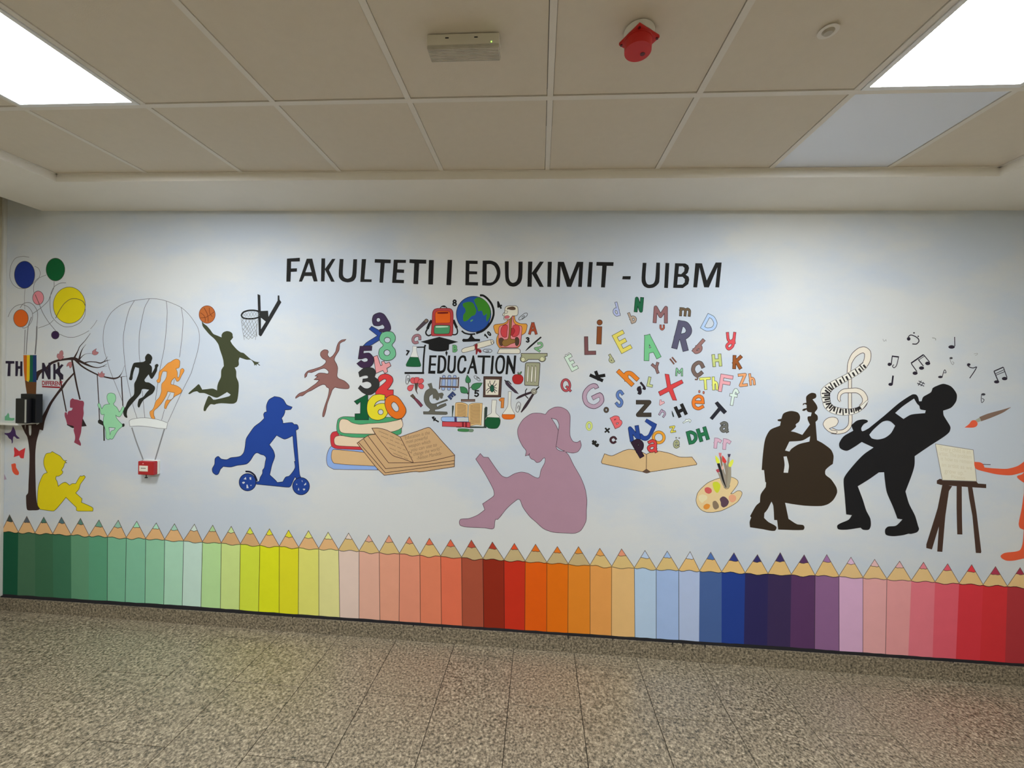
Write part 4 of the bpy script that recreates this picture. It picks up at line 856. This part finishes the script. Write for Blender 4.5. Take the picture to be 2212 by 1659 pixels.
# ---------------------------------------------------------------- mural, right part
fr(1600,840,5.183)
flat('painted_bass_player',(48,37,25),"735,85 790,45 840,55 845,95 805,118! 850,180 860,220 830,262! 832,275! 860,300 862,345 838,370! 855,575! 920,610 1010,680 1040,750 1032,840! 990,870 950,910 950,960 1010,1010 1070,1100 1080,1160 1040,1240 980,1290 900,1312 720,1308 580,1290 497,1275! 520,1380 535,1455! 630,1515 700,1525 715,1550 700,1580 420,1575! 408,1470! 375,1468! 365,1310 345,1262! 300,1350 265,1393! 262,1445! 310,1490 400,1545 380,1590 240,1570 105,1550! 100,1490 118,1440! 105,1425! 170,1310 215,1270! 225,1180 280,1100! 285,1050! 275,1040! 262,910! 235,908! 250,720 275,560 330,460 440,412! 450,365! 415,358 412,345 455,335! 480,275 560,248 640,265 665,310 655,365 615,400 622,420 600,445 562,475! 610,485 690,515! 775,400! 750,345 750,312 785,305! 795,265! 750,255 735,232! 710,248 688,240 700,225 738,215! 738,180! 715,170 695,185 697,165 735,155!",'dark brown painted silhouette of a man in a backward cap playing a double bass','painted figure',base=3,holes=["497,690! 545,590! 690,578 778,530! 770,590! 650,620 570,670 545,702!","480,758! 515,755! 540,860 530,940! 480,938! 492,850"])
fr(1760,740,8.295)
thing('painted_treble_clef','cream treble clef with a band of black and white piano keys','treble clef',base=2)
CRM=(232,222,206); CO=(60,48,48)
def rib(name,s,o=10):
    TW(name+'_outline',CO,' '.join(','.join([a.split(',')[0],a.split(',')[1],str(float(a.split(',')[2])+2*o)]) for a in s.split()))
    TW(name,CRM,s)
rib('loop',"610,640,50 615,480,56 630,360,62 700,230,80 800,150,95 880,130,100 945,180,105 945,290,105 900,390,95 820,450,85")
rib('stem',"632,620,46 630,1100,50 640,1400,52 620,1500,56 540,1580,56 420,1605,60 300,1580,90")
P('ball',CRM,"175,1400 240,1350 330,1335 400,1360 420,1420 380,1490 310,1520 262,1540! 300,1570 400,1590 380,1630 260,1600 180,1530 150,1460",9,CO)
rib('curl',"460,1060,10 432,1010,34 450,920,50 520,870,62 640,860,72 760,860,78 850,910,84 900,1000,86 890,1090,80 830,1160,80")
_kk="905,400,100 780,500,110 600,610,110 430,700,115 280,790,130 190,890,160 200,1000,140 230,1120,130 320,1200,125 480,1240,120 640,1240,100 760,1210,85 850,1150,60 950,1040,20"
TW('keyboard_outline',CO,' '.join(','.join([a.split(',')[0],a.split(',')[1],str(float(a.split(',')[2])+14)]) for a in _kk.split()))
TW('keyboard',(226,222,212),"905,400,100 780,500,110 600,610,110 430,700,115 280,790,130 190,890,160 200,1000,140 230,1120,130 320,1200,125 480,1240,120 640,1240,100 760,1210,85 850,1150,60 950,1040,20")
import math
_kb=[(905,400,100),(780,500,110),(600,610,110),(430,700,115),(280,790,135),(200,890,165),(205,1000,145),(230,1120,135),(320,1200,125),(480,1245,120),(640,1235,100),(760,1210,85),(830,1165,66)]
_k=0
for a,b in zip(_kb,_kb[1:]):
    n=3
    dx,dy=b[0]-a[0],b[1]-a[1]; l=math.hypot(dx,dy); nx,ny=-dy/l,dx/l
    for i in range(n):
        t=(i+.5)/n; x=a[0]+dx*t; y=a[1]+dy*t; w=(a[2]+(b[2]-a[2])*t)/2
        q=.95 if _k%2 else .45; _k+=1
        L('black_key',(38,34,34),"%.0f,%.0f %.0f,%.0f"%(x-nx*w*.95,y-ny*w*.95,x+nx*w*q,y+ny*w*q),22 if q>.5 else 34)
fr(1790,810,4.6083)
flat('painted_saxophonist',(23,22,24),"1060,115! 1140,88 1220,115 1275,190 1270,260 1220,325 1140,355! 1145,400 1180,460 1213,520 1200,570 1140,620 1000,710 857,808! 855,900 830,990 765,1160! 800,1280 860,1400 890,1500! 900,1535 880,1565 820,1582 795,1580! 740,1595 640,1605 570,1590 562,1540 590,1510 670,1500 735,1438! 685,1430! 640,1310 580,1170 560,1050 552,968! 500,970! 400,1040 290,1108! 340,1240 375,1350 415,1430 420,1500 400,1540 340,1540 318,1520! 180,1540 95,1535 85,1500 120,1475 200,1440 232,1395! 175,1388! 160,1200 150,1040 180,980 280,860 350,790 447,722! 330,667! 250,720 180,755 115,730 105,680 150,610 245,555! 225,500! 280,455 350,442 392,460 350,490 325,530 335,560 400,530! 560,400 700,280 830,195 870,195 890,220 900,262! 925,262! 940,220 980,195 1020,170 1035,130!",'black painted silhouette of a man leaning back and playing a saxophone','painted figure',base=14,holes=["662,378! 740,310 850,235! 880,285 905,310 910,340 967,352! 960,380! 820,395 745,438!","405,595! 440,550 530,470 580,455 620,465 662,505! 620,580 560,625 490,642 430,630"])
NGp='music notes above the saxophonist'
fr(1880,700,6.6627)
NI=(38,32,44)
def note(lab,base=4): thing('painted_music_note',lab,'music note',base=base,group=NGp)
note('black bass clef sign with two dots, top of the notes'); A('head',NI,ell(552,213,26,26)); L('curve',NI,"545,185 580,158 640,175 690,210 700,250 660,288 605,285",14); A('dot',NI,ell(629,127,12,11)); A('dot',NI,ell(690,177,11,10))
note('quarter note at the top right with a long thin stem'); A('head',NI,ell(1170,330,46,25)); L('stem',NI,"1213,185 1216,320",12)
note('pair of joined eighth notes at the left'); A('head',NI,ell(275,580,26,24)); L('beam',NI,"300,590 315,470",14); L('beam',NI,"310,462 412,474",20); L('stem',NI,"408,475 375,600 340,630 318,605 340,585",11)
note('three joined notes on a double beam, biggest of the notes')
for x,y in ((645,707),(737,633),(827,566)): A('head',NI,ell(x,y,36,25))
L('beam',NI,"585,565 765,440",20); L('beam',NI,"700,515 780,460",9)
for s in ("590,570 672,685","690,510 765,605","765,440 852,545"): L('stem',NI,s,13)
note('single quarter note at the lower left with a thick stem'); A('head',NI,ell(292,868,32,22)); L('stem',NI,"328,742 312,870",24)
note('small sharp sign above the saxophonist head'); L('bar',NI,"695,820 785,862",11);L('bar',NI,"675,850 775,895",11);L('bar',NI,"735,815 690,885",9);L('bar',NI,"770,835 725,895",9)
note('single eighth note just above the saxophonist head'); A('head',NI,ell(1008,762,33,17)); L('stem',NI,"1035,760 1070,660 1090,700 1060,700",10)
note('tiny faded upside-down note under the top quarter note'); A('head',(60,56,60),ell(1163,490,23,15)); L('stem',(130,130,130),"1145,500 1165,560 1190,585 1205,560 1180,540",8)
note('seven shaped eighth rest on the right'); A('head',NI,ell(1417,583,25,19)); L('curve',NI,"1395,590 1430,620 1480,632 1530,620 1430,780",13)
note('two notes on a triple beam at the far right'); A('head',NI,ell(1818,832,38,22)); A('head',NI,ell(1933,785,40,24)); L('beam',NI,"1778,680 1915,620",16);L('beam',NI,"1795,718 1930,655",9);L('beam',NI,"1805,738 1935,685",9);L('stem',NI,"1780,680 1840,820",15);L('stem',NI,"1915,622 1968,770",12)
note('dark flat-like note above the flying paintbrush'); A('head',(50,48,56),ell(1627,1012,30,17)); L('stem',(60,58,66),"1600,1012 1602,1130 1640,1090 1605,1070",9)
note('tiny faint grey mark at the upper left of the notes'); L('mark',(140,140,138),"180,215 200,250 225,225 230,250",6)
note('tiny faint grey mark right of the bass clef'); L('mark',(130,132,126),"890,198 940,210 940,235",9)
note('tiny faint grey mark above the seven shaped rest'); L('mark',(140,140,136),"1490,430 1545,425 1510,455",6)
sk('orange red tipped paintbrush floating right of the saxophonist','paintbrush','painted_brush')
TW('handle',(116,94,82),"2022,1198,4 1900,1255,44 1700,1325,72 1580,1370,66"); TW('ferrule',(150,150,136),"1585,1370,56 1520,1400,44"); A('bristles',(222,92,62),"1355,1490! 1420,1440 1460,1390 1510,1385 1545,1430 1530,1470 1480,1490")
fr(1980,940,5.72)
EB=(60,42,34)
thing('painted_easel','dark brown painted easel holding a handwritten sheet','easel',base=3)
A('ledge',EB,"250,560! 285,540! 320,545! 740,572! 760,598! 860,605! 860,655! 620,640! 300,615! 250,600!")
A('leg',EB,"318,610! 440,630! 400,690! 355,1000! 318,1442! 255,1438! 275,1130! 190,1412! 120,1395! 120,1350! 230,1000! 260,900!")
A('leg',EB,"495,620 558,625 560,1000 566,1228 502,1226 494,900",sharp=True)
A('leg',EB,"632,630 688,635 740,950 800,1440 795,1458 732,1455 690,1000 650,780",sharp=True)
thing('painted_sheet','cream painted sheet with a handwritten quotation standing on the easel','paper',base=8)
P('sheet',(224,218,198),"232,108 700,182 742,570 318,555",7,(120,116,112),sharp=True)
for t,x,y,w,h in [('"Every child is an',275,185,390,52),('artist. The problem',275,245,405,50),('is how to remain',300,310,385,50),('an artist as we',310,385,375,50),('grow up."',345,465,265,56),('Picasso',430,530,170,42)]:
    text('handwriting',(192,184,160),t,[x,y,1,.12],h,w)
thing('painted_artist','orange red painted silhouette of a woman painting, cut by the right frame edge','painted figure',base=12)
A('figure',(206,84,52),"712,330! 780,335 820,355 840,400! 960,410 1120,415 1250,380 1330,325! 1480,250! 1700,260! 1700,1560! 1320,1525! 1200,1550 1110,1550 1050,1520 1038,1490 1090,1455 1270,1425 1310,1340 1325,1170! 1275,1145 1262,1090 1300,900 1325,720! 1330,590! 1270,550 1240,510 1300,485 1330,455! 1170,495 1000,485 860,455 740,420 715,380")
L('brush',(70,50,60),"820,360 915,363",7)
# ---------------------------------------------------------------- row of painted pencils
fr(0,0,1)
bx=[4,39.5,75.6,114,153.4,192.4,232.3,272.8,314.7,355.6,396.4,437.3,478,519.2,561.3,603.4,645.2,688.5,731.5,775.8,819.3,862.9,906.9,951.9,997.1,1043.3,1088.8,1134.5,1181.4,1227.4,1274.5,1321.4,1370.3,1417.6,1466.3,1511.3,1558.9,1609.6,1659,1709.4,1760.7,1812.4,1864.3,1915.9,1968.6,2019.8,2071.9,2123.7,2176.2,2229]
bb=[3,37.5,76,115,154,191.6,231.6,270.4,313,353.7,393.7,434,476,517,558.5,603,644.3,689,734,775.7,820.8,862,908,953.7,998.7,1044.8,1089.6,1133.7,1181,1226.6,1274.7,1321,1371.4,1417.7,1466.6,1510,1558.7,1607,1657,1707,1759.6,1812.8,1864,1912.8,1962,2014.5,2064.7,2116.6,2171,2224]
tips=[(20.6,1112),(57.9,1115.3),(94.5,1117),(132.8,1117.1),(173.9,1119.7),(213.9,1123),(255.5,1123.8),(295.5,1126),(337.6,1129.5),(377,1131.4),(420,1132.3),(459.6,1134.4),(499.5,1137.1),(540,1139.2),(582.1,1142.3),(623.4,1145.2),(666.3,1146.4),(708.7,1149.5),(753,1151.5),(796.6,1155.8),(840.3,1156.1),(884.2,1159.7),(927.5,1162.6),(973.2,1165.4),(1018.2,1166.6),(1063.6,1170.7),(1111.1,1173.7),(1156.8,1175.6),(1204,1180.6),(1249.7,1180.9),(1295.6,1184.4),(1342.7,1185.7),(1393.2,1189.2),(1441.4,1190.4),(1490.7,1191.5),(1535.3,1192.8),(1585.5,1194),(1636.2,1198),(1685.5,1193.7),(1737.2,1198.5),(1786,1198),(1838.2,1203.7),(1889.4,1208.3),(1943.4,1212.2),(1995,1214.5),(2047.2,1217.8),(2099,1219.7),(2150.5,1223.8),(2203.6,1226)]
pc_=[((10,62,42),(50,60,56),'darkest bottle green'),((52,84,62),(70,76,84),'dull moss green'),((46,84,60),(60,96,84),'deep forest green'),((48,92,68),(66,92,96),'dark pine green'),((78,122,94),(76,112,100),'mid sage green'),((74,128,100),(96,140,120),'mid sea green'),((104,158,128),(130,168,150),'soft jade green'),((112,164,136),(140,190,160),'light jade green'),((124,172,142),(160,200,178),'pale jade green'),((148,186,162),(150,190,172),'pale grey mint'),((176,200,188),(190,204,196),'palest grey mint'),((158,190,132),(158,190,140),'light leaf green'),((184,202,126),(190,210,150),'pale lime green'),((190,200,56),(206,212,70),'yellowish lime'),((198,200,26),(216,210,50),'acid yellow green'),((208,202,34),(220,210,50),'strong lemon yellow'),((220,216,110),(230,226,120),'soft straw yellow'),((228,222,150),(234,232,160),'pale cream yellow'),((228,202,188),(236,220,208),'pale beige pink'),((232,178,156),(232,176,156),'pale peach pink'),((232,162,134),(230,160,130),'peach'),((226,144,116),(224,134,104),'light salmon'),((218,124,92),(216,108,76),'salmon orange'),((214,106,76),(212,96,66),'coral orange'),((142,66,46),(160,66,48),'rust brown'),((122,32,14),(150,50,34),'dark mahogany red'),((168,38,18),(196,70,34),'scarlet red'),((216,88,6),(214,104,28),'burnt orange'),((228,112,8),(222,116,34),'vivid orange'),((228,134,36),(226,140,52),'amber orange'),((236,162,84),(236,166,90),'light apricot orange'),((240,194,128),(230,150,120),'pale apricot'),((160,180,202),(178,194,216),'pale grey blue'),((148,170,208),(152,178,212),'light sky blue'),((142,154,180),(170,178,192),'dull slate blue'),((56,78,122),(66,96,150),'steel blue'),((26,48,112),(40,50,110),'royal blue'),((34,30,70),(42,40,90),'dark navy'),((46,34,66),(50,40,84),'darkest indigo purple'),((70,42,76),(74,44,80),'dark plum purple'),((112,78,112),(136,96,140),'mid purple'),((172,136,162),(188,156,178),'light mauve'),((230,168,168),(240,196,198),'pale baby pink'),((228,156,156),(236,184,186),'baby pink'),((208,110,122),(222,130,142),'rose pink'),((172,70,82),(204,84,100),'dusty dark rose'),((164,40,48),(196,50,60),'bright crimson'),((154,34,38),(130,40,60),'deep crimson'),((128,36,40),(120,36,54),'darkest wine red')]
def shy(x):
    K=[(0,1147),(355,1165),(731,1187),(1088,1209),(1417,1229),(1609,1237),(1812,1244),(2176,1266),(2260,1271)]
    for (a,b),(c,d) in zip(K,K[1:]):
        if x<=c: return b+(d-b)*(x-a)/(c-a)
    return K[-1][1]
def bty(x):
    K=[(0,1283),(217,1297),(400,1308),(560,1321),(1120,1360),(1660,1395),(2212,1433.7),(2260,1437)]
    for (a,b),(c,d) in zip(K,K[1:]):
        if x<=c: return b+(d-b)*(x-a)/(c-a)
    return K[-1][1]
for i in range(49):
    x0,x1=bx[i],bx[i+1]; tx,ty=tips[i]; c,lc,nm=pc_[i]
    if i==0: nb='at the left end of the row'
    elif i==48: nb='at the right end of the row'
    else: nb='between the %s and the %s ones'%(pc_[i-1][2],pc_[i+1][2])
    thing('painted_pencil','%s painted pencil %s'%(nm,nb),'pencil',base=4,group='painted colour pencils along the foot of the wall')
    s0,s1=shy(x0),shy(x1); ph=random.uniform(0,6.3); am=random.uniform(1.6,3.2)
    wave=[(x0+(x1-x0)*t/8, s0+(s1-s0)*t/8+2.2+am*math.sin(ph+t/8*6.3)*math.sin(math.pi*t/8)+(0 if 0<t<8 else -1)) for t in range(9)]
    A('body',c,wave+[(bb[i+1],bty(bb[i+1])+.8),(bb[i],bty(bb[i])+.8)],sharp=True)
    wood=(192,152,106) if i<18 else ((184,158,104) if i<34 else (208,172,112)) if i<41 else (190,160,112)
    if 23<=i<=29: wood=(166,146,106)
    u=.36+random.uniform(-.03,.05)
    l0=(tx+(x0-tx)*u,ty+(s0-ty)*u); l1=(tx+(x1-tx)*u,ty+(s1-ty)*u); mid=[(l0[0]+(l1[0]-l0[0])*t/4,l0[1]+(l1[1]-l0[1])*t/4+1.4*math.sin(t/4*math.pi)+.8*math.sin(t*2+ph)) for t in (1,2,3)]
    A('wood_tip',wood,[l0]+mid+[l1,(x1,s1)]+wave[::-1]+[(x0,s0)],sharp=True)
    A('lead',lc,[(tx,ty),l1]+mid[::-1]+[l0],sharp=True)
    dk=tuple(int(q*.30+10) for q in c)
    ow=1.2
    L('outline',(78,62,52),[(x0,s0),(tx,ty),(x1,s1)],1.1)
    L('outline',tuple(int(q*.4) for q in c),wave,1.5); L('outline',(70,54,46),[l0]+mid+[l1],1.1)
    if i and not(i<6 or 35<=i<=39 or i>=44): L('outline',dk,[(x0,s0+2),(bb[i],bty(bb[i])+1)],1.2)
thing('painted_black_band','rough black painted stripe between the pencils and the stone skirting','stripe',base=6)
up=[];lo=[]
for k in range(0,153):
    x=k*14.9-4; up.append((x,bty(x)+random.uniform(-.5,.5))); lo.append((x,bty(x)+11+random.uniform(-.3,.6)))
A('band',(26,25,28),up+lo[::-1],sharp=True)
thing('paint_drips','thin black paint drips running onto the top of the stone skirting','paint drips',base=4)
_d=T_['o']
for x,l in [(632,4),(893,4),(955,7),(1227,8),(1324,4),(1453,8),(1475,9),(1523,10),(1497,3),(2059,4)]:
    y=bty(x)+6
    p=[onY(q[0],q[1],D-.0125) for q in ((x-1.6,y),(x+1.6,y),(x+.5,y+l),(x-.5,y+l))]
    emitmesh('drip',[v for v in p],[(0,3,2,1)],mat('paint_black',(26,25,28)))
# ---------------------------------------------------------------- real fittings on the wall
def empty(name,loc,label,cat,group=None):
    e=bpy.data.objects.new(name,None); COL.objects.link(e); e.location=loc; return setp(e,label,cat,group)
c=onY(315,1012,D-.05); c.y=D
e=empty('fire_alarm_call_point',c,'red fire alarm call point box mounted under the painted balloon','fire alarm')
M_red=mat('red_gloss_plastic',(176,22,30),.22,.6,var=.02)
bmobj('back_plate',box(-.060,.0585,-.018,0,-.0465,.0525,.003),M_white,e)
bmobj('housing',box(-.061,.057,-.05,-.018,-.047,.05,.006),M_red,e)
bmobj('break_panel',box(-.048,.016,-.0525,-.05,-.021,.019,.001),mat('break_glass_white',(238,230,214),.3),e)
for k in range(3): bmobj('print_mark',box(-.034+.0125*k,-.0245+.0125*k,-.0531,-.0524,-.001,.0035),M_black,e)
bmobj('sticker',box(-.059,-.016,-.0512,-.0498,-.044,-.034),mat('cream_sticker',(226,206,180),.5),e)
bmobj('lamp_dot',cyl(.0045,.0045,-.0515,-.0498),mat('pink_lamp',(230,120,130),.3),e)
o=e.children[-1]; o.rotation_euler=(0,0,0)
bm=bmesh.new(); cyl(.004,.004,0,.003,bm=bm,seg=16)
bpy.data.objects.remove(o)
bm2=bmobj('lamp_dot',bm,mat('pink_lamp',(236,150,156),.3),e); bm2.rotation_euler=(math.pi/2,0,0); bm2.location=(-.02,-.0495,.034)
bmobj('key_stem',box(-.0165,-.0135,-.034,-.030,-.068,-.047),M_black,e)
bmobj('key_bow',box(-.0235,-.0065,-.037,-.027,-.073,-.066,.002),M_black,e)
# shelf in the left corner with two black boxes
zs=onY(40,913,D-.06).z
e=empty('corner_shelf',(XL,D,zs),'small white shelf fixed in the left corner above the purple butterfly','shelf')
SW=.275
bmobj('board',box(.0005,SW,-.12,-.0005,-.012,.004,.002),M_white,e)
zt=zs+.0045
def stand(px0,px1,ptop,yb,yf,lab):
    a=onY(px0,900,D-yf); b=onY(px1,900,D-yf); t=onY((px0+px1)/2,ptop,D-yf)
    e=empty('black_box',((a.x+b.x)/2,D-(yb+yf)/2,zt),lab,'box')
    w=(b.x-a.x)/2; dd=(yf-yb)/2
    bmobj('case',box(-w,w,-dd,dd,0,t.z-zt,.003),M_black,e); return e,w,dd,t.z-zt
e1,w,dd,hh=stand(44,77,851,.045,.085,'taller glossy black box at the right end of the corner shelf')
e2,w,dd,hh=stand(33,58.5,861,.089,.115,'shorter black box with a pale edge strip in front of the taller one')
bmobj('edge_strip',box(w-.018,w-.006,-dd-.0012,-dd+.001,.006,hh-.006),mat('pale_strip',(176,176,168),.4),e2)
fr(0,720,6.9125)
flat('painted_bird',(88,142,108),"60,1250! 95,1225 120,1185! 138,1215 140,1255 170,1265 215,1262! 215,1290 175,1310 60,1312!",'small green painted bird shape on the wall above the corner shelf','bird',base=3)
# ---------------------------------------------------------------- ceiling fittings
e=empty('emergency_light',(-.294,1.387,ZC),'white rectangular emergency light with a clear ribbed cover and green dot','emergency light')
bmobj('housing',box(-.124,.124,-.0285,.0285,-.037,-.0005,.002),mat('aged_white_plastic',(214,208,192),.4),e)
M_pr=mat('ribbed_clear_cover',(196,190,176),.25,.6,var=.25,scale=26)
bm=box(-.1235,.1235,-.0275,.028,-.0485,-.037)
for k in range(9):
    y=-.026+k*.0065; box(-.121,.121,y,y+.003,-.0502,-.0484,0,bm)
for k in range(3): box(-.121,.121,-.0285,-.0274,-.047+k*.0035,-.0452+k*.0035,0,bm)
bmobj('cover',bm,M_pr,e)
for x in (-.055,.045): bmobj('screw_slot',box(x-.006,x+.006,-.0292,-.0283,-.016,-.0125),M_black,e)
bm=cyl(.0018,.0018,0,.001,seg=12); g=bmobj('indicator',bm,mat('green_led',(120,255,60),.4,emit=3),e); g.rotation_euler=(math.pi/2,0,0); g.location=(.098,-.0281,-.031)
e=empty('alarm_sounder',(.299,1.375,ZC),'round red fire alarm sounder on a red square plate, hanging from the ceiling','alarm sounder')
bmobj('white_base',cyl(.047,.05,-.022,-.0005,seg=48),M_white,e,smooth=False)
M_red2=mat('red_sounder_plastic',(196,34,28),.45,.4,var=.03)
bm=box(-.0465,.0465,-.0465,.0465,-.032,-.022,.003); p=bmobj('plate',bm,M_red2,e); p.rotation_euler=(0,0,math.radians(33))
bm=cyl(.0465,.0465,-.040,-.032,-.004,-.006,seg=48); cyl(.0435,.045,-.070,-.040,-.004,-.006,seg=48,bm=bm)
bmobj('horn',bm,M_red2,e)
for a in (33,123,213,303):
    t=math.radians(a+45); bmobj('screw',cyl(.0042,.0042,-.0345,-.032,.057*math.cos(t),.057*math.sin(t),12),mat('screw_dark',(96,30,28),.4),e)
bmobj('emblem',cyl(.008,.008,-.0708,-.07,.014,.004,20),mat('emblem_dark',(90,22,24),.4),e)
e=empty('ceiling_detector',(.912,1.392,ZC+.0032),'small round off-white detector in the ceiling tile left of the right light panel','detector')
bm=cyl(.030,.026,-.006,0,seg=40); bmobj('ring',bm,M_bar,e)
bm=cyl(.012,.018,-.013,-.006,seg=32); bmobj('lens',bm,mat('grey_lens',(176,168,154),.4),e)
# single-part mural things become one mesh
for e in THINGS:
    ch=list(e.children)
    if len(ch)==1:
        o=ch[0]; o.parent=None; o.location=e.location
        for k in e.keys(): o[k]=e[k]
        nm=e.name; bpy.data.objects.remove(e); o.name=nm
    elif not ch: bpy.data.objects.remove(e)
